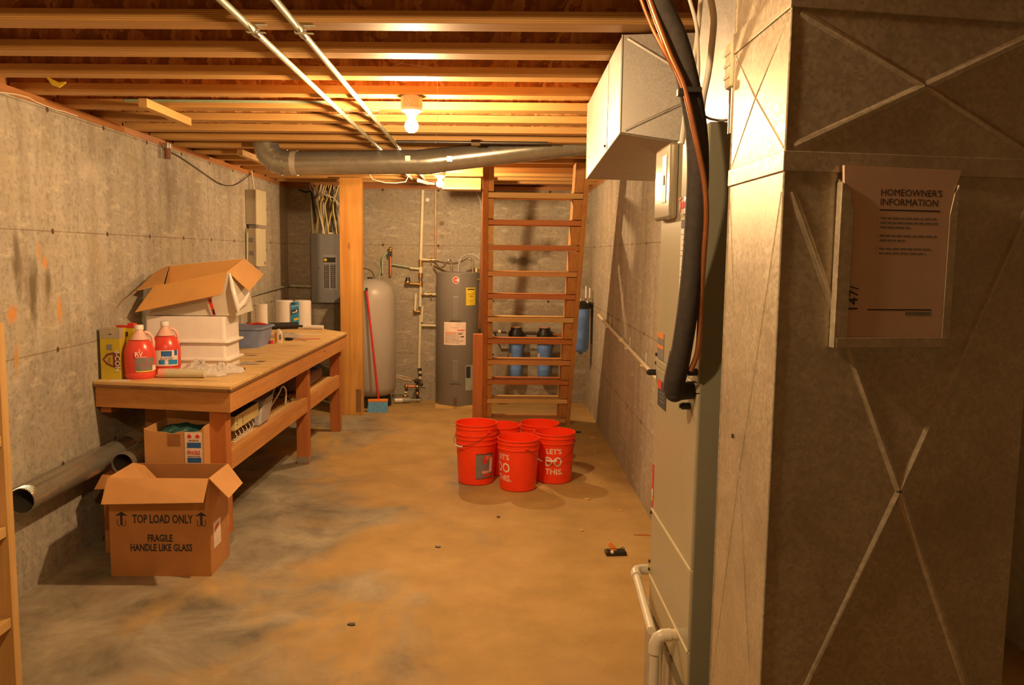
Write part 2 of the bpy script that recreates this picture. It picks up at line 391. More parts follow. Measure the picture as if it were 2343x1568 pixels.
# ------------------------------------------------------------------ lamps (bare bulbs in porcelain holders)
LL = ['bare bulb in a white lampholder, the nearer one in view, right of the conduits',
      'bare bulb in a white lampholder behind the round pipe, near the water heater',
      'bare bulb in a white lampholder on the ceiling above the camera']
for (x, y, z, k), lb in zip(BULBS, LL):
    t = T('ceiling_lamp', lb, 'lamp', (x, y, z), 0, 'bare bulbs under the joists')
    P('bulb', MB().lathe([(0,-.036),(.015,-.034),(.026,-.025),(.033,-.008),(.032,.004),(.022,.02),(.014,.032)], n=16), emit('bulb_glow', BULB_COL, BULB*k), t, smooth=True)
    P('lampholder', MB().lathe([(0,.030),(.02,.030),(.024,.05),(.05,.066),(.05,.080),(0,.080)], n=24), MAT['ceram'], t, smooth=True)
    P('mounting_plate', MB().lathe([(0,.0805),(.052,.0805),(.052,2.4145-z),(0,2.4145-z)], n=8), MAT['galv'], t)
# ================================================================== ROOM
Y0, Y1 = -2.0, 9.6
struct('floor', MB().hexa([(-2.5,Y0,-.1),(2.5,Y0,-.1),(2.5,Y1,-.1),(-2.5,Y1,-.1),(-2.5,Y0,0),(2.5,Y0,0),(2.5,Y1,0),(-2.5,Y1,0)]), MAT['floor'])
WT = 2.377
def wallprism(name, pts, mt, z1=WT): struct(name, MB().prism([(x,y,0) for x,y in pts], (0,0,z1)), mt)
wallprism('wall_left', [(WL(Y0),Y0),(WL(Y1),Y1),(-2.5,Y1),(-2.5,Y0)], MAT['wall_l'])
wallprism('wall_back', [(WL(9.44),WB(-2.3)),(WR(9.3),WB(1.06)),(1.3,9.6),(-2.5,9.6)], MAT['wall_b'])
wallprism('wall_right', [(WR(3.5),3.5),(1.25,3.5),(1.3,9.6),(WR(9.3),9.35)], MAT['wall_r'])
wallprism('wall_alcove_back', [(1.25,3.5),(2.5,3.5),(2.5,3.7),(1.25,3.7)], MAT['conc'])
wallprism('wall_alcove_right', [(2.3,Y0),(2.5,Y0),(2.5,3.5),(2.3,3.5)], MAT['conc'])
wallprism('wall_front', [(-2.5,Y0-.2),(2.5,Y0-.2),(2.5,Y0),(-2.5,Y0)], MAT['conc'])
JB = 2.415   # underside of the joists
struct('trim_1', MB().hexa([(WL(Y0)+.006,Y0,WT),(WL(Y1)+.006,Y1,WT),(-2.45,Y1,WT),(-2.45,Y0,WT),(WL(Y0)+.006,Y0,JB),(WL(Y1)+.006,Y1,JB),(-2.45,Y1,JB),(-2.45,Y0,JB)]), MAT['sill'])
struct('trim_2', MB().hexa([(WR(3.5)-.006,3.5,WT),(1.2,3.5,WT),(1.25,9.5,WT),(WR(9.5)-.006,9.5,WT),(WR(3.5)-.006,3.5,JB),(1.2,3.5,JB),(1.25,9.5,JB),(WR(9.5)-.006,9.5,JB)]), MAT['sill'])
struct('trim_3', MB().hexa([(WL(9.4),WB(-2.3)-.006,WT),(WR(9.4),WB(1.06)-.006,WT),(1.06,9.5,WT),(-2.3,9.6,WT),(WL(9.4),WB(-2.3)-.006,JB),(WR(9.4),WB(1.06)-.006,JB),(1.06,9.5,JB),(-2.3,9.6,JB)]), MAT['sillx'])
struct('trim_4', MB().box(-2.40,Y0,JB,-2.33,9.5,JB+.30), MAT['sill'])
struct('trim_5', MB().box(1.16,3.52,JB,1.2,9.5,JB+.30), MAT['sill'])
struct('trim_6', MB().box(-2.33,9.42,JB,1.16,9.46,JB+.30), MAT['sillx'])
struct('trim_7', MB().box(1.16,3.52,JB,2.4,3.56,JB+.30), MAT['sillx'])
struct('ceiling', MB().box(-2.5,Y0,JB+.30,2.5,Y1,JB+.33), MAT['deck'])
# joists: flange + OSB web + flange, running across the room
NTH = ['second', 'third', 'fourth', 'fifth', 'sixth', 'seventh', 'eighth', 'ninth', 'tenth', 'eleventh', 'twelfth', 'thirteenth', 'fourteenth', 'fifteenth', 'sixteenth']
def joist(i):
    lab = ('wooden I-joist just above the top edge of the photo' if i == -1 else 'wooden I-joist above the camera' if i == -2 else
           'wooden I-joist across the ceiling, nearest of those in view' if i == 0 else 'wooden I-joist across the ceiling, %s counted from the nearest in view' % NTH[i-1])
    if i == 15: lab = 'wooden I-joist lying against the back wall top'
    y = 2.846 + .408*i
    t = T('ceiling_joist', lab, 'joist', (0, y, JB), -TH, 'I-joists of the floor above')
    xr = 1.15 if y > 3.4 else 2.35
    return t, xr
FL = {}
def joist_meshes(xr):
    if xr in FL: return FL[xr]
    out = []
    for nm, z0, z1, d, mt in (('bottom_flange',0,.040,.047,'flange'),('web',.038,.262,.005,'web'),('top_flange',.26,.30,.047,'flange')):
        b = MB().box(-2.32,-d,z0,xr,d,z1); me = bpy.data.meshes.new(nm); b.b.to_mesh(me); b.b.free(); me.materials.append(MAT[mt]); out.append((nm, me))
    FL[xr] = out; return out
for i in range(-2, 16):
    t, xr = joist(i)
    for nm, me in joist_meshes(xr):
        o = bpy.data.objects.new(nm, me); C.objects.link(o); o.parent = t
    if i == 4: P('paint_stripe', MB().box(-1.95,-.0482,.026,-.85,-.0470,.0395), plain('teal_paint', (.30,.42,.28), .6), t)
# ------------------------------------------------------------------ conduits, wires and small things on the ceiling
for k, (xa, xb, lab) in enumerate(((-.805,-.815,'long metal conduit under the joists, the left one of the pair'),(-.636,-.690,'long metal conduit under the joists, the right one of the pair'))):
    t = T('metal_conduit', lab, 'conduit', (xa, 0, JB-.0145), 0, 'conduits along the ceiling')
    X = lambda y: (xb-xa)*(y-1.0)/7.4
    P('tube', MB().tube([(X(y),y,0) for y in (1.0,3.5,6.0,8.4)], .0115, 14), MAT['emt'], t, smooth=True)
    for y in (2.90, 5.95):
        P('coupling', MB().cyl((X(y-.03),y-.03,0),(X(y+.03),y+.03,0),.0145,n=14).cyl((X(y),y-.012,0),(X(y),y+.012,0),.0155,n=14), MAT['chrome'], t, smooth=True)
    for y in (2.86, 4.49, 6.94):
        P('strap', MB().box(X(y)-.014,y-.008,-.0135,X(y)+.045,y+.008,-.0115).box(X(y)-.016,y-.008,-.013,X(y)-.0135,y+.008,.012).box(X(y)+.013,y-.008,.011,X(y)+.05,y+.008,.0135), MAT['emt'], t)
tag(P('wood_cleat', MB().box(-1.765,4.25,JB-.044,-1.722,4.86,JB-.001), MAT['pine_y'], bevel=.002), 'short square wood strip nailed under the joists near the left wall, nearer one', 'wood strip', 'wood strips under the joists')
tag(P('wood_cleat', MB().box(-1.90,6.28,JB-.044,-1.858,6.98,JB-.001), MAT['pine_y'], bevel=.002), 'short square wood strip under the joists, the farther one left of the round pipe elbow', 'wood strip', 'wood strips under the joists')
# lit board hung behind the second bulb
tag(P('hanging_board', MB().box(-.50,8.30,2.285,-.13,8.345,JB-.001).box(-.50,8.10,2.285,-.13,8.30,2.305), MAT['pine_x'], bevel=.003), 'pale board hung under the joists behind the far bulb', 'board')
# round duct: horizontal run with elbow, rises into the joist bay
dy = lambda x: 5.915 - TH*x
t = T('round_duct', 'round galvanised duct crossing under the joists, elbow at its left end', 'duct', (0, dy(0), 2.305))
def rel(x, z, d=0): return (x, -TH*x+d, z-2.317)
P('pipe', MB().cyl(rel(-1.43,2.30), rel(-.52,2.318), .083, n=36), MAT['galv2'], t, smooth=True)
P('pipe', MB().cyl(rel(-.36,2.335), rel(.86,2.49), .083, n=36), MAT['galv2'], t, smooth=True)
P('coupling', MB().tube([rel(-.535,2.317), rel(-.50,2.318), rel(-.42,2.327), rel(-.35,2.336)], 0, 36, True, [.086,.0875,.0875,.086]), MAT['galv2'], t, smooth=True)
P('seam_band', MB().tube([rel(-.46,2.322), rel(-.45,2.323)], .0905, 36), MAT['galv2'], t, smooth=True)
el = P('elbow', MB().tube([rel(-1.42,2.30), rel(-1.46,2.30), rel(-1.53,2.315), rel(-1.585,2.36), rel(-1.61,2.43), rel(-1.61,2.60)], 0, 36, True, [.0865,.088,.088,.088,.088,.085]), MAT['galv2'], t, smooth=True)
for a, b in ((( -1.475,2.301),(-1.487,2.304)), ((-1.535,2.318),(-1.546,2.326)), ((-1.583,2.362),(-1.588,2.375))):
    P('seam_ring', MB().tube([rel(*a), rel(*b)], .0915, 36), MAT['galv2'], el, smooth=True)
P('tape_band', MB().tube([rel(-1.425,2.30), rel(-1.385,2.30)], .0878, 36), plain('tape_worn', (.50,.44,.36), .6, .3), t, smooth=True)
for x in (-.60, -.31):
    P('foil_tape', MB().box(x-.02,-TH*x-.0885,-.005,x+.02,-TH*x-.083,.035), MAT['chrome'], t, bevel=.002)
# iron gas pipe with union
t = T('gas_pipe', 'thin black iron gas pipe under the joists just above the round duct', 'pipe', (-.1, 5.62, 2.401))
P('tube', MB().cyl((-.55,0,0),(.45,-.04,0),.011,n=12), MAT['iron'], t, smooth=True)
P('union', MB().cyl((-.055,-.018,0),(.005,-.02,0),.02,n=8), MAT['chrome'], t)
# white wire slack under the far joists, and the stub of cable
tag(P('white_wire', MB().tube([uy(840,402,8.0)+Vector((0,0,.06)), uy(852,410,8.0), uy(880,418,8.0), uy(905,419,8.0), uy(928,416,8.0), uy(940,408,8.0)+Vector((0,0,.06))], .004, 8), MAT['wirew'], smooth=True), 'slack white wire hanging below the round duct left of the far bulb', 'wire')
tag(P('cable_clamp', MB().cyl((-.735,8.2,2.372),(-.66,8.42,2.365),.018,n=10).cyl((-.655,8.42,2.365),(-.60,8.45,2.363),.012,n=10), MAT['ceram'], smooth=True), 'short white cable fitting under the joists left of the far bulb', 'fitting')
# wire along the left sill plate
pts = [(0,211),(40,216),(70,224),(85,233),(110,243),(135,252),(150,255),(182,266)]
tag(P('sill_wire', MB().tube([(WL(ux(x,y,-2.23).y)+.009, ux(x,y,-2.24).y, ux(x,y,-2.24).z) for x,y in pts], .003, 6), MAT['wirew'], smooth=True), 'thin white wire stapled along the top of the left wall', 'wire')
# yellow tags caught between joists
for (px, py), lab in (((190,186),'yellow plastic tag under a joist near the left wall'),):
    p = uz(px, py, JB+.03); t = tag(P('plastic_tag', MB().tube([(-.05,0,.02),(-.02,0,-.002),(.015,0,-.012),(.05,0,.0)], 0, 8, True, [.004,.012,.012,.004]), MAT['yellow'], loc=p, smooth=True), lab, 'tag', None)
    t.scale = (.8,.5,1); t.location.z = JB - .0225; t.location.y = 3.69 - TH*p.x
# cobweb strands by the near bulb
def strand(name, pts, Y, lab):
    tag(P(name, MB().tube([uy(x,y,Y) for x,y in pts], .0007, 4), MAT['paper']), lab, 'cobweb', 'cobweb threads by the bulb')
strand('cobweb_thread', [(900,150),(917,145),(932,132)], 3.6, 'short curved cobweb thread on the joist above the near bulb, the left one')
strand('cobweb_thread', [(918,145),(945,149),(975,152),(990,157)], 3.6, 'nearly level cobweb thread above the near bulb')
strand('cobweb_thread', [(980,140),(990,155),(997,162),(1001,190),(1002,240),(1000,290),(996,330)], 3.75, 'long cobweb thread hanging straight down right of the near bulb')
# trunk duct on the right (X to the left face, top touches the joists)
def crossed(mb, p, out, h=.006, rw=.0065, rh=.003):
    # sheet with a cross-break: four triangles to a raised centre plus the rolled ridge along each diagonal
    p = [Vector(q) for q in p]; out = Vector(out).normalized(); c = sum(p, Vector())/4 + out*h
    for i in range(4): mb._f([mb.b.verts.new(p[i]), mb.b.verts.new(p[(i+1)%4]), mb.b.verts.new(c)])
    for i in range(4):
        d = (c-p[i]); s = d.cross(out).normalized()*rw; a = p[i]+d*.06; e = c - d*.005
        n = out*rh
        vs = [mb.b.verts.new(q) for q in (a-s, a+n*.5, a+s, e-s, e+n, e+s)]
        mb._f([vs[0],vs[3],vs[4],vs[1]]); mb._f([vs[1],vs[4],vs[5],vs[2]])
    return mb
t = T('trunk_duct', 'rectangular galvanised trunk duct under the joists with a crossed sheet end face', 'duct', (.38, 2.60, 2.05))
ox, oy, oz = .38, 2.60, 2.05
def L3(x, y, z): return (x-ox, y-oy, z-oz)
Aft, Anb, Afb, Aff = L3(.432,2.862,2.400), L3(.400,2.70,2.075), L3(.435,4.10,2.02), L3(.455,4.10,2.400)
# near end face corners: top-left, bottom-left, bottom-right, top-right
NTL, NBL, NBR, NTR = L3(.424,2.86,2.404), L3(.424,2.86,2.082), L3(1.02,2.75,1.985), L3(1.02,2.75,2.404)
FTL, FBL, FBR, FTR = L3(.452,4.12,2.404), L3(.452,4.12,2.042), L3(1.02,4.12,2.03), L3(1.02,4.12,2.404)
P('end_face', crossed(MB(), [NTL,NTR,NBR,NBL], (0,-1,0), .004), MAT['galv3'], t)
sd = MB()
for q in ((NTL,NBL,FBL,FTL),(NBL,NBR,FBR,FBL),(NTR,FTR,FBR,NBR),(NTL,FTL,FTR,NTR),(FTL,FBL,FBR,FTR)): sd.quad(*q)
P('duct_body', sd, MAT['galv3'], t)
def edge(a, b, r=.004, mt='galv3', nm='corner_seam'): P(nm, MB().cyl(a, b, r, n=8), MAT[mt], t, smooth=True)
edge(NTL,NBL); edge(NBL,NBR); edge(NBL,FBL,.003); edge(FBL,FTL,.004)
yq = 3.25; fr = (yq-2.86)/1.26
P('joint_seam', MB().cyl(L3(.4335,yq,2.404),L3(.4325,yq,2.07),.002,n=6), MAT['iron'], t)
P('screw', MB().cyl(L3(.428,yq+.01,2.09),L3(.421,yq+.01,2.09),.005,n=8), MAT['iron'], t)
# ================================================================== FURNACE, RETURN DUCT, LINE SET
fx = .48
t = T('air_handler', 'tall olive-grey furnace cabinet seen edge-on beside the silver return duct', 'furnace', (fx, 1.9, 0))
FN, FF, FD = 0.0, .50, .56       # near y, far y, depth (local)
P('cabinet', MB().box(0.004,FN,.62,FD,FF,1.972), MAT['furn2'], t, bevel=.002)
P('upper_door', MB().box(0,FN+.004,1.375,.02,FF-.004,1.970), MAT['furn'], t, bevel=.003)
P('trim_strip', MB().box(-.004,FN+.003,1.352,.02,FF-.002,1.373), MAT['furn'], t, bevel=.002)
P('middle_door', MB().box(-.002,FN+.004,.925,.02,FF-.004,1.350), MAT['furn'], t, bevel=.003)
P('lower_door', MB().box(-.002,FN+.004,.72,.02,FF-.004,.921), MAT['furn'], t, bevel=.003)
P('sill_panel', MB().box(-.001,FN+.004,.62,.02,FF-.004,.716), MAT['furn'], t, bevel=.003)
P('seam_strip', MB().box(-.004,FN+.006,.920,.004,FF-.006,.926), MAT['pvcy'], t)
P('seam_strip', MB().box(-.004,FN+.006,.716,.004,FF-.006,.721), MAT['pvcy'], t)
for y, z in ((FF+.005,1.330),(FN+.07,1.31),(FN+.02,1.40)):
    P('thumb_screw', MB().cyl((0,y,z),(-.022,y,z),.009,n=14).cyl((-.022,y,z),(-.027,y,z),.006,n=14), MAT['blackp'], t, smooth=True)
for y, z in ((FF-.01,1.385),(FF-.01,1.36),(FF-.005,.91),(FF-.005,.76),(FF-.004,.735)):
    P('screw', MB().cyl((0,y,z),(-.006,y,z),.005,n=8), MAT['blackp'], t)
bp = P('breaker_cover', MB().box(-.022,.288,1.768,0,.492,1.966), plain('cover_plate', (.48,.43,.33), .16, .6, .04), t, bevel=.008)
P('cover_slot', MB().box(-.0235,.335,1.815,-.0215,.385,1.935), MAT['galv'], bp)
P('slot_rim', MB().box(-.0228,.331,1.811,-.0212,.389,1.939), MAT['greyl'], bp)
P('switch', MB().box(-.026,.352,1.86,-.022,.368,1.885), MAT['greyl'], bp)
RX = (math.pi/2, 0, -math.pi/2)     # lettering on a face looking towards -X
lg = P('brand_badge', MB().lathe([(0,0),(.036,0),(.036,.004),(0,.004)], n=28), MAT['ceram'], t)
lg.location = (0, .205, 1.797); lg.rotation_euler = (0, -math.pi/2, 0); lg.scale = (.62,1.35,1)
text('badge_lettering', 'T', .056, MAT['inkr'], t, (-.0055,.232,1.797), RX, .0006)
text('badge_lettering', 'RANE', .026, MAT['inkr'], t, (-.0055,.195,1.797), RX, .0006)
sk = P('rating_sticker', MB().box(-.0015,.15,1.50,0,.232,1.765), MAT['paper'], t)
P('sticker_header', MB().box(-.0022,.176,1.74,-.0014,.228,1.762), MAT['ink'], sk)
for k in range(16):
    zz = 1.725 - k*.0135; P('print_line', MB().box(-.0022,.165+.01*(k%3),zz-.0012,-.0014,.228-.006*(k*7%4),zz+.0012), MAT['greyl'], sk)
ws = P('warning_sticker', MB().box(-.0015,.40,1.378,0,.488,1.452), MAT['greyl'], t)
P('sticker_band', MB().box(-.0022,.40,1.437,-.0014,.488,1.452), MAT['orange'], ws); P('sticker_band', MB().box(-.0022,.40,1.408,-.0014,.488,1.417), MAT['orange'], ws)
ds = P('data_sticker', MB().box(-.0035,.34,1.245,-.002,.45,1.318), MAT['ink'], t)
P('sticker_corner', MB().box(-.0045,.40,1.295,-.003,.45,1.318), MAT['inkr'], ds)
for k in range(3): P('print_line', MB().box(-.0045,.36,1.262+k*.012,-.003,.42,1.264+k*.012), MAT['greyl'], ds)
rs = P('danger_sticker', MB().box(-.0035,.475,.93,-.002,.492,1.06), MAT['inkr'], t)
P('sticker_band', MB().box(-.0042,.475,.965,-.003,.492,.985), MAT['paper'], rs); P('sticker_band', MB().box(-.0042,.475,.95,-.003,.492,.962), MAT['yellow'], rs)
# stand under the furnace
t = T('furnace_stand', 'beige sheet-metal stand under the furnace, with a round knockout', 'stand', (fx, 1.9, 0))
P('box', MB().box(0,.0,0,.56,.55,.62), MAT['base'], t, bevel=.004)
P('front_lip', MB().box(-.003,.0,.585,.0,.55,.618), MAT['furn2'], t)
P('knockout', MB().cyl((-.001,.06,.565),(-.004,.06,.565),.018,n=20), MAT['dark'], t)
# supply plenum above the furnace
t = T('supply_plenum', 'galvanised plenum rising from the top of the furnace to the joists', 'plenum', (.56, 1.94, 1.975))
P('plenum_box', MB().box(0,0,0,.45,.42,.432), MAT['galv3'], t, bevel=.002)
P('corner_seam', MB().cyl((0,0,0),(0,0,.432),.005,n=8), MAT['galv3'], t, smooth=True)
P('base_flange', MB().box(-.012,-.012,0,.45,.42,.02), MAT['galv3'], t)
# return duct, front face turned a little
ang = math.atan2(.065, .43)
t = T('return_duct', 'big silver sheet-metal return duct filling the right side, with crossed creases', 'duct', (.45, 1.30, 0))
W, D = .455, .30
u = Vector((math.cos(ang), math.sin(ang), 0)); v = Vector((0, 1, 0))
def q(a, b, z): p = u*a + v*b; return (p.x, p.y, z)
levels = [(0,.74),(.77,1.803),(1.834,2.048),(2.085,2.413)]
fm = MB(); nf = Vector((u.y, -u.x, 0))
for z0, z1 in levels:
    crossed(fm, [q(0,0,z0),q(W,0,z0),q(W,0,z1),q(0,0,z1)], nf, .006, .0070, .0040)
P('front_sheet', fm, MAT['galv'], t)
lm = MB()
for z0, z1 in levels:
    crossed(lm, [q(0,0,z0),q(0,0,z1),q(0,D,z1),q(0,D,z0)], (-1,0,0), .004, .003, .0015)
P('side_sheet', lm, MAT['galv'], t)
bk = MB().quad(q(W,0,0),q(W,D,0),q(W,D,2.413),q(W,0,2.413)).quad(q(0,D,0),q(0,D,2.413),q(W,D,2.413),q(W,D,0))
P('rear_sheet', bk, MAT['galv'], t)
for z0, z1 in ((.74,.77),(1.803,1.834),(2.048,2.085)):
    b = MB(); e = .0035
    b.prism([q(-e,-e,z0),q(W+e,-e,z0),q(W+e,D+e,z0),q(-e,D+e,z0)], (0,0,z1-z0)); P('drive_band', b, MAT['galv'], t, bevel=.0012)
P('edge_seam', MB().cyl(q(0,0,0), q(0,0,2.413), .0022, n=8), MAT['galv'], t, smooth=True)
P('edge_seam', MB().cyl(q(0,D,0), q(0,D,2.413), .002, n=8), MAT['galv'], t, smooth=True)
P('screw', MB().cyl((-.001,.20,1.46-.12),(-.006,.20,1.46-.12),.004,n=8), MAT['iron'], t)
# junction box on the back edge of the return duct
t = T('relay_box', 'small pale relay box with ribbed cover high on the return duct', 'electrical box', (.455, 1.6, 1.99))
P('cover', MB().box(-.012,.003,0,.02,.045,.085), MAT['pvcy'], t, bevel=.006)
for k in range(3): P('rib', MB().box(-.014,.006,.018+k*.022,-.010,.043,.024+k*.022), MAT['pvc'], t)
P('conduit_nub', MB().cyl((.0,.02,0),(.0,.02,-.085),.008,n=10), MAT['chrome'], t, smooth=True)
# document pocket
o3 = Vector((.45,1.30,0))
t = T('document_pocket', 'sheet-metal document pocket on the front of the return duct', 'holder', o3 + u*.090 + nf*.004 + Vector((0,0,1.530)), ang)
pw, ph = .200, .262
P('back_plate', MB().box(0,-.002,0,pw,0,ph), MAT['galv'], t)
P('bottom_lip', MB().box(-.002,-.014,-.002,pw+.002,0,.001).box(.002,-.015,-.002,pw-.002,-.0135,.014), MAT['galv'], t, bevel=.001)
P('side_lip', MB().box(-.002,-.014,.0,0,0,ph-.004).prism([(-.002,-.0145,-.002),(.020,-.0145,.014),(.020,-.0145,ph-.05),(.012,-.0145,ph-.018),(-.002,-.0145,ph-.004)], (0,.001,0)), MAT['galv'], t, bevel=.0005)
P('side_lip', MB().box(pw,-.014,.0,pw+.002,0,ph-.004).prism([(pw+.002,-.0145,-.002),(pw-.012,-.0145,.014),(pw-.012,-.0145,ph-.05),(pw-.006,-.0145,ph-.018),(pw+.002,-.0145,ph-.004)], (0,.001,0)), MAT['galv'], t, bevel=.0005)
t2 = T('owner_envelope', "tan envelope headed HOMEOWNER'S INFORMATION standing in the metal pocket", 'envelope', t.location + Vector((0,0,.0135)), ang)
P('envelope', MB().prism([(.004,-.011,0),(pw-.004,-.011,0),(pw-.004,-.011,.235),(pw+.006,-.011,.268),(.002,-.011,.270),(.004,-.011,.24)], (0,.006,0)), MAT['env'], t2)
fz = -.01108; R0 = (math.pi/2, 0, 0)
text('heading', "HOMEOWNER'S\nINFORMATION", .0150, MAT['ink'], t2, (.066,fz,.222), R0, .00005, align='LEFT', bold=0)
P('rule', MB().box(.066,fz-.0001,.2015,.172,fz,.2035), MAT['ink'], t2); P('rule', MB().box(.055,fz-.0001,.044,.168,fz,.046), MAT['ink'], t2)
zl = .190
for grp, lens in (('a',(.098,.1,.052)),('b',(.1,.044)),('c',(.09,.082))):
    P('bullet', MB().box(.063,fz-.0001,zl-.001,.0645,fz,zl+.001), MAT['greyl'], t2)
    for ln in lens:
        b = MB(); x = .069
        while x < .069+ln:
            wl = min(random.uniform(.006,.016), .069+ln-x); b.box(x,fz-.0001,zl-.0016,x+wl,fz,zl+.0012); x += wl+.002
        P('print_line', b, MAT['greyl'], t2); zl -= .0072
    zl -= .006
text('handwriting', '147/', .024, MAT['ink'], t2, (.030,-.0118,.062), (math.pi/2, -math.pi/2, 0), .0002)
P('footer', MB().box(.122,fz-.0001,.036,.168,fz,.0415), MAT['greyl'], t2)
# refrigerant lines
t = T('line_set', 'thick black insulated refrigerant hose curving down to the furnace, copper line strapped to it', 'pipe', (.38, 1.93, 1.35))
def rp(pts, base): return [Vector(uy(x, y, Y)) - Vector(base) for x, y, Y in pts]
bl = (.38, 1.93, 1.35)
def smooth_path(p, n=4):
    out = []
    for i in range(len(p)-1):
        a, b, c, d = p[max(i-1,0)], p[i], p[i+1], p[min(i+2,len(p)-1)]
        for k in range(n):
            s = k/n; out.append(.5*((2*b)+(c-a)*s+(2*a-5*b+4*c-d)*s*s+(3*b-a-3*c+d)*s*s*s))
    return out + [p[-1]]
hose = smooth_path(rp([(1495,-60,1.80),(1512,10,1.80),(1548,90,1.80),(1575,190,1.80),(1592,290,1.80),(1597,380,1.80),(1593,480,1.81),(1585,600,1.83),(1572,720,1.85),(1556,820,1.88),(1545,870,1.90),(1548,897,1.92)], bl))
P('suction_hose', MB().tube(hose, .0235, 20), MAT['foam'], t, smooth=True)
P('elbow_sleeve', MB().tube(rp([(1556,810,1.88),(1546,860,1.90),(1538,893,1.92)], bl), 0, 20, True, [.024,.0255,.023]).ball(hose[-1]+Vector((-.004,0,.0)), .0245, 16), MAT['foam'], t, smooth=True)
a = Vector(uy(1540,897,1.93))-Vector(bl); P('stub_sleeve', MB().cyl(a, (fx-.38+.002, a.y+.01, a.z+.004), .0215, n=20), MAT['foam'], t, smooth=True)
cu = smooth_path(rp([(1473,-40,1.79),(1500,40,1.78),(1535,130,1.77),(1562,190,1.765),(1580,260,1.765),(1597,340,1.77),(1612,420,1.78),(1616,500,1.79),(1610,590,1.81),(1603,700,1.84),(1597,800,1.86),(1580,848,1.875)], bl))
P('copper_line', MB().tube(cu, .0062, 12), MAT['copper'], t, smooth=True)
c = Vector(uy(1577,212,1.79))-Vector(bl)
P('cable_tie', MB().box(c.x-.014,c.y-.03,c.z-.005,c.x+.02,c.y+.03,c.z+.007).box(c.x-.030,c.y-.03,c.z-.012,c.x-.016,c.y-.012,c.z+.004), MAT['blackp'], t, bevel=.002)
P('liquid_line', MB().tube(smooth_path(rp([(1463,-10,1.78),(1490,60,1.78),(1520,120,1.775),(1545,165,1.775),(1562,205,1.775)], bl)), .0036, 8), MAT['copper'], t, smooth=True)
# white cables down to the furnace
for pts, r, lab in (([(1572,-20,1.95),(1592,50,1.95),(1597,110,1.96),(1597,180,1.98),(1580,250,2.0),(1562,330,2.0)], .004, 'thin white cable dropping to the furnace top left of the thick one'),
                    ([(1605,-20,1.95),(1600,40,1.95),(1592,110,1.97),(1577,190,1.98),(1568,260,1.99),(1560,328,2.0)], .0055, 'white cable running behind the black hose to the furnace top'),
                    ([(1622,-20,1.92),(1633,40,1.92),(1628,110,1.93),(1620,170,1.94),(1608,230,1.95),(1600,300,1.96)], .0075, 'thickest white cable curving down to the furnace top')):
    p = smooth_path([Vector(uy(*z)) for z in pts])
    tag(P('white_cable', MB().tube(p, r, 10), MAT['wirew'], smooth=True), lab, 'cable', 'white cables above the furnace')
tag(P('black_cable', MB().tube(smooth_path([Vector(uy(*z)) for z in ((1606,262,1.93),(1625,272,1.93),(1650,276,1.85),(1672,273,1.72))]), .003, 8), MAT['blackp'], smooth=True), 'thin black cable from the white cables to the relay box', 'cable')
# condensate pipes
t = T('condensate_pipe', 'white plastic drain pipe with rounded elbows at the foot of the furnace', 'pipe', (.425, 2.03, 0))
P('riser', MB().cyl((0,0,0.0),(0,0,.67),.0125,n=18), MAT['pvc'], t, smooth=True)
P('elbow', MB().tube([(0,0,.655),(0,0,.678),(.006,0,.694),(.02,0,.702),(.04,0,.703)], 0, 18, True, [.0165,.0165,.0165,.0165,.0165]), MAT['pvc'], t, smooth=True)
P('adapter', MB().cyl((.038,0,.703),(.058,0,.703),.0145,n=18), MAT['pvcy'], t, smooth=True)
P('run', MB().cyl((-.004,.03,.70),(.014,.375,.716),.0115,n=18), MAT['pvc'], t, smooth=True)
P('elbow', MB().tube([(.013,.355,.715),(.015,.385,.717),(.022,.402,.717),(.040,.41,.717),(.056,.41,.717)], .0155, 18), MAT['pvc'], t, smooth=True)
P('riser', MB().cyl((.030,.10,0),(.030,.10,.64),.0125,n=18).cyl((.030,.10,.40),(.030,.10,.46),.0155,n=18), MAT['pvc'], t, smooth=True)
# ================================================================== WORKBENCH AND WHAT IS ON IT
def PW(name, mb, mt, par, **k):      # mesh given in world coordinates, parented to an unrotated thing
    o = P(name, mb, mt, par, **k); o.location = -par.location; return o
def slab(mb, pts, z0, z1): return mb.prism([(x, y, z0) for x, y in pts], (0, 0, z1-z0))
BT = .925
def plymat():
    m, N, L, B = newmat('bench_plywood'); tc = N.new('ShaderNodeTexCoord'); sep = N.new('ShaderNodeSeparateXYZ'); L.new(tc.outputs['Object'], sep.inputs[0])
    n = noise(N, L, coords(N, L, (1.1, 9, 9)), 2.2, 5, .6, .8); col = cr(N, L, n, [(.3, (.55,.36,.13)), (.52, (.68,.47,.20)), (.75, (.76,.56,.27))])
    f = noise(N, L, coords(N, L), 8, 5, .7); col = mixc(N, L, mth(N, L, 'MULTIPLY', cr(N, L, f, [(.3, (1,1,1)), (.48, (0,0,0))]), .3), col, (.35,.22,.10))
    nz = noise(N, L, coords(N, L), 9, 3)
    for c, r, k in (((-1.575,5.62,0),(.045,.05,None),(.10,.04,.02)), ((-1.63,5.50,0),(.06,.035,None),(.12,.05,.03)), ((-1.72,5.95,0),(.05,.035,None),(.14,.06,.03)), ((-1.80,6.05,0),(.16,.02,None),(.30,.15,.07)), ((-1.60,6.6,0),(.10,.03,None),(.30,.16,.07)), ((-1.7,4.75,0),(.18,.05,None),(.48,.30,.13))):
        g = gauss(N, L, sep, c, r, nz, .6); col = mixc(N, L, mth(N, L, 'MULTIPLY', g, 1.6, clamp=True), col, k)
    L.new(col, B.inputs['Base Color']); B.inputs['Roughness'].default_value = .55; return m
t = T('workbench', 'long wooden workbench with plywood top and lower shelf along the left wall', 'workbench', (-1.85, 6.2, 0))
EX = lambda y: -1.441 + .0235*(y-4.55)
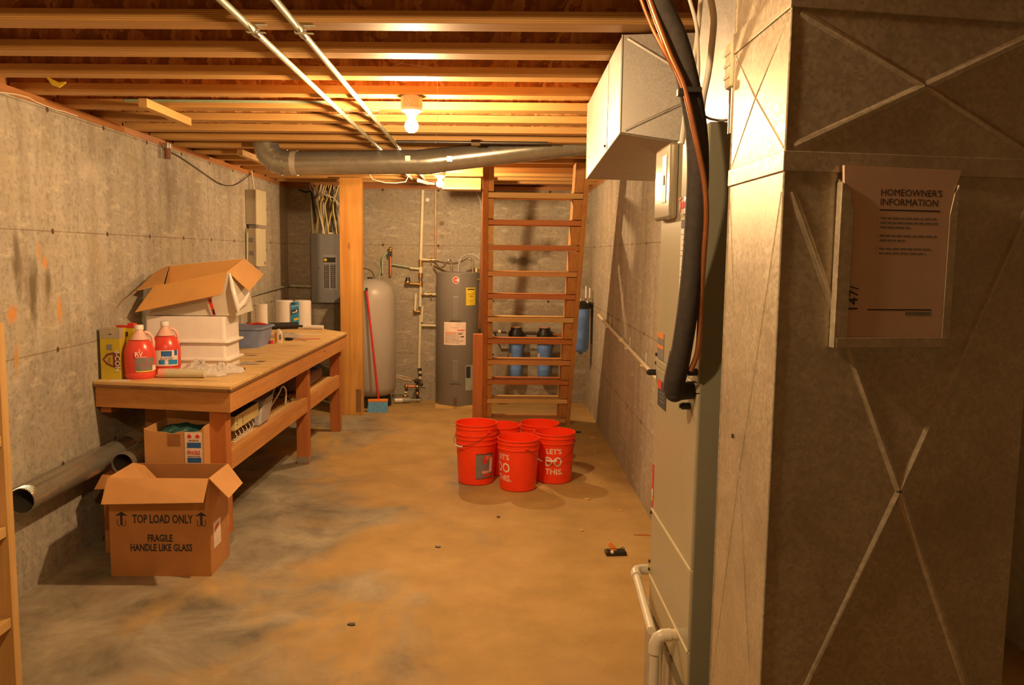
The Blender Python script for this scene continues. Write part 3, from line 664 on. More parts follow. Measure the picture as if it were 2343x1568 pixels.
top = [(WL(4.72)+.004,4.70),(EX(4.55),4.553),(EX(7.76),7.76),(-1.60,8.02),(-1.90,8.56),(WL(8.7)+.006,8.66)]
PW('bench_top', slab(MB(), top, .907, BT), plymat(), t, bevel=.002)
PW('top_edge', slab(MB(), [(x+(.002 if i in (1,2) else 0), y-(.002 if i < 2 else 0)) for i,(x,y) in enumerate(top)], .893, .907), MAT['plyedge'], t)
PW('front_apron', MB().hexa([(WL(4.72)+.006,4.718,.775),(EX(4.56)-.006,4.567,.775),(EX(4.56)-.006,4.605,.775),(WL(4.72)+.006,4.756,.775),(WL(4.72)+.006,4.718,.893),(EX(4.56)-.006,4.567,.893),(EX(4.56)-.006,4.605,.893),(WL(4.72)+.006,4.756,.893)]), MAT['fir_x'], t, bevel=.002)
PW('side_apron', MB().hexa([(EX(4.6)-.044,4.605,.775),(EX(4.6)-.006,4.605,.775),(EX(7.75)-.006,7.75,.775),(EX(7.75)-.044,7.75,.775),(EX(4.6)-.044,4.605,.893),(EX(4.6)-.006,4.605,.893),(EX(7.75)-.006,7.75,.893),(EX(7.75)-.044,7.75,.893)]), MAT['fir_y'], t, bevel=.002)
PW('wall_ledger', MB().box(WL(4.8)+.016,4.757,.735,WL(4.8)+.075,8.5,.774), MAT['red_y'], t)
for a, zz in ((-2.21,.87),(-2.215,.83),(-1.52,.84),(-1.56,.845)): PW('screw_head', MB().cyl((a, 4.60+.19*(-1.45-a)+.012, zz),(a, 4.575+.19*(-1.45-a)-.004, zz),.0035,n=8), MAT['iron'], t)
for y0, mt in ((4.607,'red_z'),(6.46,'red_z'),(7.66,'red_z')):
    e = EX(y0)-.047
    if y0 < 5:
        PW('leg', MB().box(e-.092,y0,0,e-.0005,y0+.089,.775), MAT[mt], t, bevel=.002)
    else: PW('leg', MB().box(e-.092,y0,0,e-.0005,y0+.089,.893), MAT[mt], t, bevel=.002)
    if y0 < 7:
        PW('foot_plate', MB().box(e-.085,y0-.002,.003,e-.012,y0-.0002,.058).box(e-.0005,y0+.004,.003,e+.0015,y0+.085,.058), MAT['galv3'], t)
for ya, yb in ((4.697,6.459),(6.55,7.659)):
    ea, eb = EX(ya)-.049, EX(yb)-.049
    PW('shelf_rail', MB().hexa([(ea-.038,ya,.42),(ea,ya,.42),(eb,yb,.42),(eb-.038,yb,.42),(ea-.038,ya,.535),(ea,ya,.535),(eb,yb,.535),(eb-.038,yb,.535)]), MAT['fir_y'], t, bevel=.002)
    PW('shelf_board', slab(MB(), [(-2.15,max(ya,4.9)),(ea-.039,max(ya,4.9)),(eb-.039,yb),(-2.15,yb)], .50, .52), MAT['pine_y'], t)
PW('shelf_bearer', MB().box(-2.15,6.55,.42,EX(6.5)-.14,6.588,.499).box(-2.15,4.91,.42,-1.56,4.948,.499), MAT['red_x'], t)
# --- bait boxes
def carton(mb, w, d, h): return mb.box(-w/2,-d/2,0,w/2,d/2,h)
t = T('bait_carton', 'olive-yellow carton with a grey top band at the left front corner of the workbench', 'box', (-2.188, 4.815, BT))
P('carton', carton(MB(), .112, .09, .292), plain('carton_yellow', (.50,.40,.025), .5, 0, .1, 9), t, bevel=.001)
P('grey_band', MB().box(-.0565,-.0462,.235,.0565,.0,.2925), plain('carton_grey', (.38,.33,.26), .5), t)
P('barcode', MB().box(-.018,-.0463,.17,.012,-.0455,.202), MAT['greyl'], t)
P('print_spot', MB().box(-.006,-.0468,.258,.012,-.046,.263), MAT['ink'], t)
P('emblem', MB().prism([(-.045,-.0464,.115),(-.02,-.0464,.148),(.02,-.0464,.158),(.056,-.0464,.158),(.056,-.0464,.06),(.02,-.0464,.068),(-.02,-.0464,.085)], (0,.001,0)), plain('emblem_maroon', (.16,.045,.02), .5), t)
P('emblem_fill', MB().prism([(-.034,-.0470,.115),(-.012,-.0470,.137),(.015,-.0470,.143),(.015,-.0470,.082),(-.012,-.0470,.093)], (0,.001,0)), plain('emblem_gold', (.48,.32,.05), .5), t)
text('brand_lettering', 'd-CON', .040, MAT['paper'], t, (.040,-.0474,.108), (math.pi/2, math.pi/2, 0), .0003, bold=.0006)
text('print_lettering', 'KILLS', .014, MAT['ink'], t, (-.005,-.0476,.112), (math.pi/2, math.pi/2, 0), .0003)
t = T('bait_carton', 'bright yellow carton with a red top flap, standing behind the front red jug', 'box', (-2.158, 4.935, BT), math.radians(-12))
P('carton', carton(MB(), .118, .04, .285), MAT['yellow'], t, bevel=.001)
P('top_flap', MB().box(-.059,-.0205,.283,.059,.0205,.298).box(.01,-.012,.298,.052,.02,.312), MAT['inkr'], t, bevel=.002)
P('red_side_strip', MB().box(-.0595,-.0208,0,-.045,.0,.22), MAT['inkr'], t)
P('orange_panel', MB().prism([(-.015,-.0208,.02),(.059,-.0208,.02),(.059,-.0208,.20),(.02,-.0208,.22),(-.005,-.0208,.13)], (0,.001,0)), MAT['orange'], t)
P('print_blot', MB().prism([(-.03,-.0214,.20),(-.01,-.0214,.17),(.0,-.0214,.13),(-.012,-.0214,.10),(-.035,-.0214,.13)], (0,.001,0)).box(-.03,-.0214,.245,.0,-.0206,.255).box(.005,-.0214,.235,.018,-.0206,.262), MAT['ink'], t)
P('dark_emblem', MB().prism([(-.02,-.0216,.10),(.01,-.0216,.15),(.055,-.0216,.17),(.055,-.0216,.07),(.01,-.0216,.065)], (0,.001,0)), plain('emblem_rust', (.45,.10,.02), .5), t)
# --- jugs
def jug(name, lab, loc, s, rz):
    t = T('antifreeze_jug', lab, 'jug', loc, rz, 'jugs of red antifreeze'); sy = .82
    prof = [(0,.004),(.070,.0),(.079,.012),(.0795,.03),(.077,.036),(.080,.042),(.081,.10),(.081,.145),(.074,.17),(.060,.198),(.047,.214)]
    P('body', MB().lathe([(r*s,z*s) for r,z in prof]+[(0,.214*s)], n=36, sy=sy), MAT['liquid'], t, smooth=True)
    P('neck', MB().lathe([(r*s,z*s) for r,z in ((.0475,.2145),(.036,.235),(.026,.252),(.021,.262),(.021,.275),(0,.275))], n=32), MAT['jugneck'], t, smooth=True)
    P('cap', MB().lathe([(r*s,z*s) for r,z in ((0,.268),(.0235,.268),(.0235,.290),(.021,.294),(0,.294))], n=24), MAT['ceram'], t, smooth=True)
    P('handle', MB().tube([Vector(p)*s for p in ((.026,0,.255),(.048,0,.247),(.064,0,.225),(.070,0,.195),(.068,0,.165),(.060,0,.155))], .0095*s, 10), [MAT['jugneck']], t, smooth=True)
    return t
def wrap(mb, r, z0, z1, a0, a1, sy=.82, n=10):
    for i in range(n):
        b0, b1 = a0+(a1-a0)*i/n, a0+(a1-a0)*(i+1)/n
        f = lambda b, z: (r*math.sin(b), -r*sy*math.cos(b), z)
        mb.quad(f(b0,z0), f(b1,z0), f(b1,z1), f(b0,z1))
    return mb
J1 = jug('j', 'front red antifreeze jug with white RV lettering and a dark label', (-2.045, 4.83, BT), 1.06, math.radians(24))
P('dark_label', wrap(MB(), .0872, .048, .125, -.35, .95), MAT['greyl'], J1); P('label_stripe', wrap(MB(), .0874, .044, .050, -.30, .95), MAT['yellow'], J1)
P('label_corner', wrap(MB(), .0876, .05, .08, .80, 1.15), MAT['inkw'], J1)
P('label_grid', wrap(MB(), .0876, .0845, .0865, -.35, .95), MAT['inkr'], J1); P('label_grid', wrap(MB(), .0876, .05, .125, .38, .40, n=1), MAT['inkr'], J1)
text('rv_lettering', 'RV', .036, MAT['inkw'], J1, (-.008,-.0718,.146), (math.pi/2,0,.1), .0004, bold=.0008)
text('small_lettering', 'ANTIFREEZE', .011, MAT['inkw'], J1, (.006,-.0722,.129), (math.pi/2,0,.12), .0004)
J2 = jug('j', 'rear red antifreeze jug with a white and blue label, beside the white trays', (-1.985, 5.055, BT), 1.07, math.radians(18))
P('white_label', wrap(MB(), .0882, .05, .145, -.62, .92, n=12), MAT['inkw'], J2)
P('blue_print', wrap(MB(), .0885, .108, .14, -.25, .45), MAT['inkb'], J2); P('blue_print', wrap(MB(), .0885, .058, .086, .2, .85), MAT['bluep'], J2)
P('blue_print', wrap(MB(), .0885, .060, .085, -.42, -.02), MAT['bluep'], J2); P('blue_print', wrap(MB(), .0885, .112, .145, .62, .85), MAT['inkb'], J2)
text('arctic_lettering', 'Arctic', .034, MAT['inkb'], J2, (.012,-.0735,.098), (math.pi/2,0,.18), .0006, bold=.0012, sx=.8)
text('arctic_lettering', 'Arctic', .034, MAT['inkw'], J2, (.012,-.0745,.098), (math.pi/2,0,.18), .0006, bold=.0002, sx=.8)
# --- upside-down white bins
def rrect(mb, x0, y0, x1, y1, z0, z1, r, ins=0):
    def loop(i, z):
        o = []
        for cx, cy, a in ((x1-r,y1-r,0),(x0+r,y1-r,1),(x0+r,y0+r,2),(x1-r,y0+r,3)):
            for k in range(5): b = math.pi/2*(a+k/4); o.append((cx+(r-i)*math.cos(b), cy+(r-i)*math.sin(b), z))
        return o
    A = [mb.b.verts.new(p) for p in loop(0, z0)]; Bv = [mb.b.verts.new(p) for p in loop(ins, z1)]; n = len(A)
    mb._f(A[::-1]); mb._f(Bv)
    for i in range(n): mb._f([A[i],A[(i+1)%n],Bv[(i+1)%n],Bv[i]])
    return mb
for z0, z1, rim, dx, lab in ((0,.050,False,0,'lowest white plastic bin of the upturned stack, mostly hidden by the bag'),(.0505,.1635,True,0,'middle white plastic bin of the upturned stack on the workbench'),(.164,.330,True,.0,'tallest white plastic bin, upturned on top of the stack')):
    t = T('plastic_bin', lab, 'bin', (-1.945, 5.40, BT+z0), 0, 'upturned white bins')
    h = z1-z0
    P('bin_shell', rrect(MB(), -.245, -.15, .262, .145, .006 if rim else 0, h, .022, .004 if rim else 0), MAT['white'], t, bevel=.003)
    if rim: P('rim', rrect(MB(), -.262, -.168, .288, .165, 0, .0125, .03), MAT['white'], t, bevel=.003)
# --- white carton lying on the bins, kraft flaps open
zb = BT+.331
o = Vector((-1.95, 5.42, zb))
t = T('shipping_box', 'open white cardboard box with brown inner flaps, tilted on top of the white bins', 'box', o)
F = lambda x, y, Y: Vector(uy(x, y, Y))
FL_, FR_, BL_, BR_ = F(374,651,5.27), F(520,622,5.27), F(386,608,5.60), F(558,591,5.60)
bFL, bFR, bBL, bBR = Vector((-2.17,5.29,zb+.004)), Vector((-1.62,5.29,zb+.004)), Vector((-2.14,5.56,zb+.004)), Vector((-1.60,5.56,zb+.02))
PW('white_wall', MB().quad(bFL,bFR,FR_,FL_).quad(bFR,bBR,BR_,FR_).quad(bBL,bBR,BR_,BL_).quad(bFL,bBL,BL_,FL_).quad(bFL,bFR,bBR,bBL), plain('box_white', (.62,.57,.47), .5, 0, .05, 4), t, solid=.004)
I = lambda p, q_, f: p + (q_-p)*f
ins = .012
iFL, iFR, iBL, iBR = I(FL_,BR_,ins*2), I(FR_,BL_,ins*2), I(BL_,FR_,ins*2), I(BR_,FL_,ins*2)
jb = [I(iBL,bBL,.8), I(iBR,bBR,.8), I(iFL,bFL,.8), I(iFR,bFR,.8)]
PW('inner_lining', MB().quad(iBL,iBR,jb[1],jb[0]).quad(jb[0],jb[1],jb[3],jb[2]).quad(iFL,iBL,jb[0],jb[2]).quad(iFR,iBR,jb[1],jb[3]), MAT['cardin'], t, solid=.002)
PW('front_flap', MB().quad(FL_,FR_,F(507,674,5.16),F(309,715,5.12),F(316,664,5.20)) if False else MB().quad(F(352,656,5.26),FR_,F(507,674,5.16),F(309,715,5.14)), MAT['cardin'], t, solid=.004)
PW('side_flap', MB().quad(FL_+Vector((0,.003,.002)),BL_,F(354,624,5.50),F(313,665,5.22)), MAT['cardin'], t, solid=.004)
PW('side_flap', MB().quad(FR_+Vector((0,.003,.002)),BR_,F(603,628,5.72),F(570,667,5.42)), MAT['cardin'], t, solid=.004)
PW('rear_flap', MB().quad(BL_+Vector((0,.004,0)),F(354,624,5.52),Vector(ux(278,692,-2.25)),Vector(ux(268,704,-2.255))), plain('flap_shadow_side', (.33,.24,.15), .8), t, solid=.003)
PW('shipping_tape', MB().quad(F(475,684,5.243),F(483,683,5.243),F(494,722,5.268),F(487,722,5.268)), MAT['inkr'], t, solid=.0006)
for a, b in ((686,696),(708,719)): PW('tape_print', MB().quad(F(479+(a-686)*.28,a,5.24),F(484+(a-686)*.28,a,5.24),F(486+(a-686)*.3,b,5.262),F(481+(a-686)*.3,b,5.262)), MAT['ink'], t, solid=.0006)
PW('foam_wrap', MB().tube([FR_+Vector((.01,.01,-.01)), F(532,660,5.25), F(543,700,5.24), F(545,713,5.25)], 0, 10, True, [.006,.016,.016,.008]).tube([F(543,708,5.26), F(556,692,5.32), F(568,672,5.42)], 0, 10, True, [.012,.020,.006]), MAT['ceram'], t, smooth=True)
PW('film_wrap', MB().quad(F(545,712,5.262),F(573,690,5.44),F(571,668,5.44),F(552,694,5.30)), MAT['film'], t, solid=.001)
# --- blue tub
t = T('dish_tub', 'small slate-blue plastic tub beside the white bins', 'tub', (-1.945, 6.60, BT))
P('shell', rrect(MB(), -.135,-.19,.135,.19,0,.14,.045,-.022), MAT['tubblue'], t, smooth=True)
P('rim', rrect(MB(), -.172,-.228,.172,.228,.14,.153,.06), MAT['tubblue'], t, bevel=.003)
P('painted_hollow', rrect(MB(), -.145,-.20,.145,.20,.1535,.1545,.05), plain('tub_blue_shaded', (.13,.17,.30), .5), t)  # flat sheet; the tub's shaded inside is painted as darker blue
P('contents', MB().tube([(-.02,.10,.156),(.05,.12,.165),(.12,.10,.157)], .010, 8), MAT['inkr'], t, smooth=True)
t = T('glue_bottle', 'small cream bottle with an orange side and red foot right of the blue tub', 'bottle', (-1.745, 6.78, BT), .2)
P('body', MB().lathe([(0,0),(.028,0),(.03,.012),(.03,.085),(.024,.098),(.014,.104),(.014,.115),(0,.115)], n=24, sy=.8), MAT['pvcy'], t, smooth=True)
P('orange_side', wrap(MB(), .0306, .01, .088, -1.7, -.35, .8), MAT['orange'], t); P('label', wrap(MB(), .0307, .03, .07, .1, .8, .8), MAT['greyl'], t)
tag(P('red_cap', MB().cyl((0,0,0),(0,.0,.026),.017,.014,n=16), MAT['inkr'], loc=(-1.785,6.72,BT), smooth=True), 'tiny red bottle cap at the foot of the small cream bottle', 'cap')
# --- paper towels, rolls, tools at the far end
t = T('paper_towels', 'wrapped pack of paper towels with a blue label at the far end of the workbench', 'paper towels', (-1.99, 8.30, BT), 0)
P('roll', MB().cyl((-.085,.0,0),(-.085,0,.262),.088,n=36), MAT['paper'], t, smooth=True, bevel=.01); P('roll', MB().cyl((.088,.03,0),(.088,.03,.262),.084,n=36), MAT['paper'], t, smooth=True, bevel=.01)
lb = P('label', MB().box(-.003,-.066,.006,.072,-.0555,.25), MAT['bluep'], t)
P('label_print', MB().box(0,-.0672,.225,.04,-.066,.24), MAT['ink'], lb); P('label_print', MB().prism([(0,-.067,.12),(.068,-.067,.15),(.068,-.067,.19),(.0,-.067,.165)], (0,.001,0)), MAT['ink'], lb)
P('label_print', MB().prism([(.01,-.0676,.135),(.06,-.0676,.152),(.06,-.0676,.178),(.045,-.0676,.174),(.04,-.0676,.155),(.01,-.0676,.152)], (0,.001,0)), MAT['paper'], lb)
P('label_print', MB().prism([(.02,-.0672,.085),(.07,-.0672,.10),(.07,-.0672,.075),(.03,-.0672,.062)], (0,.001,0)), MAT['yellow'], lb)
P('label_print', MB().prism([(0,-.0672,.205),(.07,-.0672,.222),(.07,-.0672,.216),(.0,-.0672,.199)], (0,.001,0)), MAT['paper'], lb)
t = T('paper_roll', 'narrow white paper roll standing left of the paper towels', 'roll', (-2.175, 7.84, BT))
P('roll', MB().cyl((0,0,0),(0,0,.252),.056,n=30), MAT['paper'], t, smooth=True); P('core', MB().cyl((0,0,.2522),(0,0,.2535),.02,n=20), MAT['card'], t)
t = T('black_roll', 'black rolled rubber mat lying in front of the paper towels', 'roll', (-2.00, 8.02, BT+.033))
P('roll', MB().cyl((-.13,-.06,0),(.11,.05,0),.032,n=24), MAT['black'], t, smooth=True); P('spindle', MB().cyl((.10,.045,-.004),(.175,.08,-.012),.011,n=12), MAT['black'], t, smooth=True)
tag(P('paper_tube', MB().cyl((-1.83,8.04,BT+.021),(-1.635,8.02,BT+.021),.020,n=24), MAT['paper'], smooth=True), 'thin white paper tube lying at the far right end of the workbench', 'tube')
t = tag(P('black_bottle', MB().lathe([(0,0),(.024,0),(.024,.07),(.012,.082),(.012,.10),(0,.10)], n=18), MAT['blackp'], loc=(-2.22,7.55,BT), smooth=True), 'small black bottle against the wall behind the blue tub', 'bottle')
def crumple(nx, ny, w, d, h, seed, flat=.0, folds=7, fine=.35):
    rnd = random.Random(seed); b = MB(); G = []; nx *= 2; ny *= 2
    fl = [(rnd.uniform(-1,1), rnd.uniform(-1,1), rnd.uniform(4,13), rnd.uniform(0,6.3), rnd.uniform(.3,1)) for _ in range(folds)]
    for i in range(nx+1):
        row = []
        for j in range(ny+1):
            u_, v_ = i/nx, j/ny; e = (math.sin(math.pi*u_)*math.sin(math.pi*v_))**.45 if 0 < u_ < 1 and 0 < v_ < 1 else 0
            f = sum(k*(1-2*abs(((ax*u_+ay*v_)*fr+ph)/3.1416 % 1 - .5)*2) for ax, ay, fr, ph, k in fl)/folds
            z = max(.001, h*e*(.62+.9*f*.5+fine*rnd.uniform(-.5,.5)))
            row.append(b.b.verts.new(((u_-.5)*w*(1+.10*math.sin(9*v_+seed))+rnd.uniform(-.3,.3)*w/nx, (v_-.5)*d*(1+.14*math.sin(7*u_+seed))+rnd.uniform(-.3,.3)*d/ny, z+flat)))
        G.append(row)
    for i in range(nx):
        for j in range(ny): b._f([G[i][j],G[i+1][j],G[i+1][j+1],G[i][j+1]])
    return b
tag(P('film_bag', crumple(9,6,.26,.20,.06,5), MAT['film'], loc=(-1.80,7.25,BT+.001), solid=.0015, sub=1, smooth=True), 'crumpled clear plastic bag on the far part of the workbench', 'bag')
t = T('screwdriver', 'screwdriver with a stubby black handle pointing to the far end of the workbench', 'screwdriver', (-1.70,6.98,BT+.013), -.25)
P('handle', MB().tube([(-.05,0,0),(-.04,0,0),(0,0,0),(.03,0,0)], 0, 12, True, [.007,.013,.0125,.006]), MAT['blackp'], t, smooth=True); P('shaft', MB().cyl((.03,0,-.001),(.15,0,-.009),.003,n=8), MAT['chrome'], t, smooth=True)
tag(P('blister_pack', MB().box(-.10,-.045,0,.10,.045,.004), [plain('pack_red', (.55,.22,.14), .5)], loc=(-1.58,7.10,BT), rz=.35), 'flat reddish package lying near the bench edge behind the screwdriver', 'package')
tag(P('pencil_strip', MB().box(-.11,-.012,0,.11,.012,.006), MAT['ceram'], loc=(-1.66,7.52,BT), rz=.08), 'narrow pale strip lying behind the clear bag', 'strip')
# --- bag of caulk tubes in front
t = T('plastic_bag', 'translucent white plastic bag lying in front of the white bins', 'bag', (-1.765, 4.975, BT))
P('bag_film', crumple(13,8,.31,.16,.075,11), MAT['bag'], t, solid=.0012, smooth=True, loc=(.01,.0,0))
P('bag_tail', crumple(10,7,.24,.13,.075,23), MAT['bag'], t, solid=.0012, smooth=True, loc=(.12,.09,.0), rz=.5)
P('bag_knot', crumple(7,6,.15,.10,.125,31), MAT['bag'], t, solid=.0012, smooth=True, loc=(-.02,.07,.0), rz=-.2)
t = T('caulk_tube', 'pale caulk tube with a pink end, wrapped in the bag on the bench', 'tube', (-1.815, 4.86, BT+.0275), .03)
P('tube', MB().cyl((-.095,0,0),(.13,0,0),.026,n=28), MAT['mbox'], t, smooth=True); P('pink_end', MB().cyl((-.135,0,0),(-.095,0,0),.0265,n=28), plain('pink_plastic', (.82,.36,.28), .4), t, smooth=True, bevel=.004)
t = T('bench_battery', 'tiny tan battery with dark ends on the bench near its edge', 'battery', (-1.568, 5.17, BT+.009), .05)
P('body', MB().box(-.017,-.01,-.009,.017,.01,.009), MAT['mboxs'], t); P('end_cap', MB().box(-.024,-.0105,-.009,-.017,.0105,.0095), MAT['ink'], t); P('end_cap', MB().box(.017,-.0105,-.009,.024,.0105,.0095), MAT['ink'], t)
tag(P('plastic_scrap', MB().quad((0,0,.002),(.16,.03,.006),(.02,.16,.004)), MAT['film'], loc=(-1.68,5.42,BT+.001), solid=.002), 'pale greenish triangle of plastic sheet right of the white bins', 'scrap')
tag(P('paper_scrap', MB().box(-.05,-.02,0,.05,.02,.002), MAT['paper'], loc=(-2.12,4.735,BT), rz=.1), 'scrap of white paper in front of the yellow cartons', 'scrap')
# --- on the lower shelf
t = T('wire_rack', 'white wire rack on the lower shelf under the cream carton', 'rack', (-1.60, 4.98, .521))
for k in range(6):
    y = -.04+k*.07; P('wire_loop', MB().tube([(-.09,y,.004),(-.09,y,.075),(.0,y,.083),(.055,y,.07),(.07,y,.04),(.055,y,.006),(-.09,y,.004)], .003, 6), MAT['ceram'], t, smooth=True)
P('wire_rail', MB().cyl((.055,-.05,.004),(.055,.33,.004),.0032,n=6).cyl((-.09,-.05,.078),(-.09,.33,.078),.003,n=6), MAT['ceram'], t, smooth=True)
t = T('cream_carton', 'long cream carton with dark printed marks on the lower shelf', 'box', (-1.61, 5.00, .606))
P('carton', MB().box(-.11,-.12,0,.09,.37,.085), plain('carton_cream', (.66,.55,.26), .5, 0, .08), t, bevel=.002); P('dark_top', MB().box(-.11,-.119,.0852,.088,.368,.087), MAT['ink'], t)
for y, zz in ((.02,.062),(.02,.048),(.02,.034),(.02,.02),(-.09,.05),(-.09,.03)): P('print_mark', MB().box(.0902,y,zz-.004,.0912,y+.012,zz+.004), MAT['ink'], t)
t = T('waste_bin', 'grey plastic bin lying tilted on the lower shelf with its lip raised', 'bin', (-1.60, 5.60, .522))
P('bin_shell', MB().prism([(.085,-.20,.0),(.085,.0,.0),(.085,.10,.10),(.085,.22,.30),(.085,.12,.20),(.085,.08,.165),(.085,-.13,.165)], (-.28,0,0)), MAT['greyp'], t, bevel=.02)
P('bin_lip', MB().tube([(.089,-.13,.162),(.089,.07,.166),(.089,.12,.20),(.089,.215,.30),(.089,.24,.315)], .009, 8), MAT['greyp'], t, smooth=True)
t = T('seat_cushion', 'mauve cushion propped on the lower shelf between the two rear legs', 'cushion', (-1.66, 7.10, .522))
P('cushion', MB().box(-.22,-.42,.0,.13,.42,.13), MAT['fabric'], t, bevel=.05, sub=1, smooth=True)
tag(P('blue_cloth', crumple(10,8,.34,.30,.11,41), MAT['bluefab'], loc=(-1.70,7.32,.654), solid=.004, sub=1, smooth=True), 'folded dark blue cloth on top of the mauve cushion', 'cloth')
tag(P('cable_heap', MB().tube(smooth_path([Vector((.13*math.cos(k*1.1)*(1-.02*k), .14*math.sin(k*1.1)*(1-.015*k), .01+.008*k)) for k in range(22)]), .0055, 6), MAT['blackp'], loc=(-1.66,6.28,.523), smooth=True), 'tangle of black cable on the lower shelf behind the grey bin', 'cable')
tag(P('power_cord', MB().tube(smooth_path([Vector(p) for p in ((.0,-.12,.02),(.05,-.05,.12),(.06,.02,.16),(.07,.08,.12),(.06,.10,.02))]), .006, 8), MAT['ceram'], loc=(-1.60,6.05,.522), smooth=True), 'loop of white cord on the lower shelf by the middle leg', 'cord')
# ================================================================== CARTONS AND PIPES ON THE FLOOR
def flap(par, mt, *pts, nm='flap'): return P(nm, MB().quad(*[Vector(p) for p in pts]), mt, par, solid=.005)
t = T('moving_box', "open cardboard box printed TOP LOAD ONLY and FRAGILE on the floor", 'box', (-1.69, 4.31, 0))
hw, hd, H_ = .253, .15, .515
P('box_wall', MB().quad((-hw,-hd,0),(hw,-hd,0),(hw,-hd,H_),(-hw,-hd,H_)).quad((hw,-hd,0),(hw,hd,0),(hw,hd,H_),(hw,-hd,H_)).quad((hw,hd,0),(-hw,hd,0),(-hw,hd,H_),(hw,hd,H_)).quad((-hw,hd,0),(-hw,-hd,0),(-hw,-hd,H_),(-hw,hd,H_)).quad((-hw,-hd,.006),(hw,-hd,.006),(hw,hd,.006),(-hw,hd,.006)), MAT['card'], t, solid=.005)
bx = Vector((-1.69,4.31,0))
g = lambda x, y, Y: tuple(Vector(uy(x,y,Y))-bx)
flap(t, MAT['card2'], (-hw,-hd-.003,H_), (hw,-hd-.003,H_), g(465,1151,4.045), g(231,1155,4.05), nm='front_flap')
flap(t, MAT['card2'], (hw+.002,-hd,H_), (hw+.002,hd,H_), g(555,1106,4.42), g(523,1141,4.12), nm='side_flap')
flap(t, MAT['card2'], (-hw,-hd+.006,H_), (-hw,hd-.006,H_+.002), (-hw+.07,hd-.03,H_-.005), (-hw+.235,-hd+.075,H_-.045), (-hw+.215,-hd+.015,H_-.065), nm='side_flap')
text('print_top', 'TOP LOAD ONLY', .062, MAT['ink'], t, (.016,-hd-.0035,.300), R0, .0004, sx=.62, bold=.0013)
text('print_fragile', 'FRAGILE', .052, MAT['ink'], t, (.0,-hd-.0035,.200), R0, .0004, sx=.66, bold=.0012)
text('print_handle', 'HANDLE LIKE GLASS', .052, MAT['ink'], t, (.005,-hd-.0035,.150), R0, .0004, sx=.66, bold=.0012)
for x in (-.192, .212):
    P('print_arrow', MB().prism([(x-.032,-hd-.0035,.318),(x,-hd-.0035,.340),(x+.032,-hd-.0035,.318),(x+.006,-hd-.0035,.320),(x+.006,-hd-.0035,.268),(x-.006,-hd-.0035,.268),(x-.006,-hd-.0035,.320)], (0,.0006,0)), MAT['ink'], t)
    P('print_ring', MB().prism([(x-.022,-hd-.0036,.30),(x-.019,-hd-.0036,.30),(x-.019,-hd-.0036,.272),(x-.008,-hd-.0036,.266),(x-.008,-hd-.0036,.262),(x-.022,-hd-.0036,.270)], (0,.0006,0)).prism([(x+.022,-hd-.0036,.30),(x+.019,-hd-.0036,.30),(x+.019,-hd-.0036,.272),(x+.008,-hd-.0036,.266),(x+.008,-hd-.0036,.262),(x+.022,-hd-.0036,.270)], (0,.0006,0)), MAT['ink'], t)
sl = P('side_label', MB().box(hw+.0026,-hd+.045,.13,hw+.0042,-hd+.155,.265), MAT['inkw'], t); P('label_print', MB().prism([(hw+.0045,-hd+.06,.21),(hw+.0045,-hd+.07,.24),(hw+.0045,-hd+.125,.25),(hw+.0045,-hd+.12,.235),(hw+.0045,-hd+.08,.22)], (.0006,0,0)), MAT['inkr'], sl)
P('tape_mark', MB().box(hw+.0026,hd-.03,.17,hw+.004,hd-.004,.40), MAT['card2'], t)
t = T('support_box', 'low brown cardboard box hidden behind the open floor box, near the wall', 'box', (-1.87, 4.72, 0))
P('box_wall', MB().box(-.255,-.235,0,.275,-.0,.443).box(-.255,0,0,.275,.16,.443) if False else MB().box(-.255,-.235,0,.275,.155,.443), MAT['card'], t, bevel=.003)
flap(t, MAT['card'], (-.255,-.237,.440), (-.09,-.237,.440), (-.10,-.30,.385), (-.275,-.29,.375), nm='flap')
# box with FRAGILE sticker
t = T('torn_box', 'torn-topped brown box with a red, white and blue FRAGILE sticker under the bench', 'box', (-1.74, 4.67, .4445))
w2 = .162
tops = [(-w2,.255),(-w2+.03,.238),(-.05,.232),(-.01,.222),(.03,.236),(.10,.232),(w2-.02,.240),(w2,.265)]
P('box_wall', MB().prism([(-w2,-.16,0),(w2,-.16,0)]+[(x,-.16,z) for x,z in tops[::-1]], (0,.005,0)).box(-w2,.155,0,w2,.16,.30).box(-w2,-.155,0,-w2+.005,.155,.25).box(w2-.005,-.155,0,w2,.155,.262).box(-w2,-.155,0,w2,.155,.005), MAT['card2'], t)
P('tape', MB().box(-.035,-.1612,.155,.035,-.1603,.222), plain('tape_brown', (.33,.15,.05), .4), t)
st = P('sticker', MB().box(.058,-.1618,.028,.152,-.1604,.232), MAT['inkw'], t)
for z0, z1 in ((.145,.175),(.062,.090)): P('sticker_bar', MB().box(.071,-.1624,z0,.146,-.1616,z1), MAT['inkb'], st)
for x in (.084,.128): P('sticker_arrow', MB().prism([(x-.015,-.1624,.208),(x,-.1624,.224),(x+.015,-.1624,.208),(x+.009,-.1624,.208),(x+.009,-.1624,.199),(x-.009,-.1624,.199),(x-.009,-.1624,.208)], (0,.0006,0)), MAT['inkr'], st)
text('sticker_lettering', 'FRAGILE', .030, MAT['inkr'], t, (.106,-.1624,.118), R0, .0003, sx=.62, bold=.0006)
text('sticker_lettering', 'THIS SIDE UP', .012, MAT['ink'], t, (.106,-.1624,.186), R0, .0003, sx=.8)
text('sticker_lettering', 'HANDLE WITH CARE', .009, MAT['ink'], t, (.106,-.1624,.097), R0, .0003, sx=.8)
text('sticker_lettering', 'DO NOT', .013, MAT['inkr'], t, (.112,-.1624,.043), R0, .0003, sx=.8)
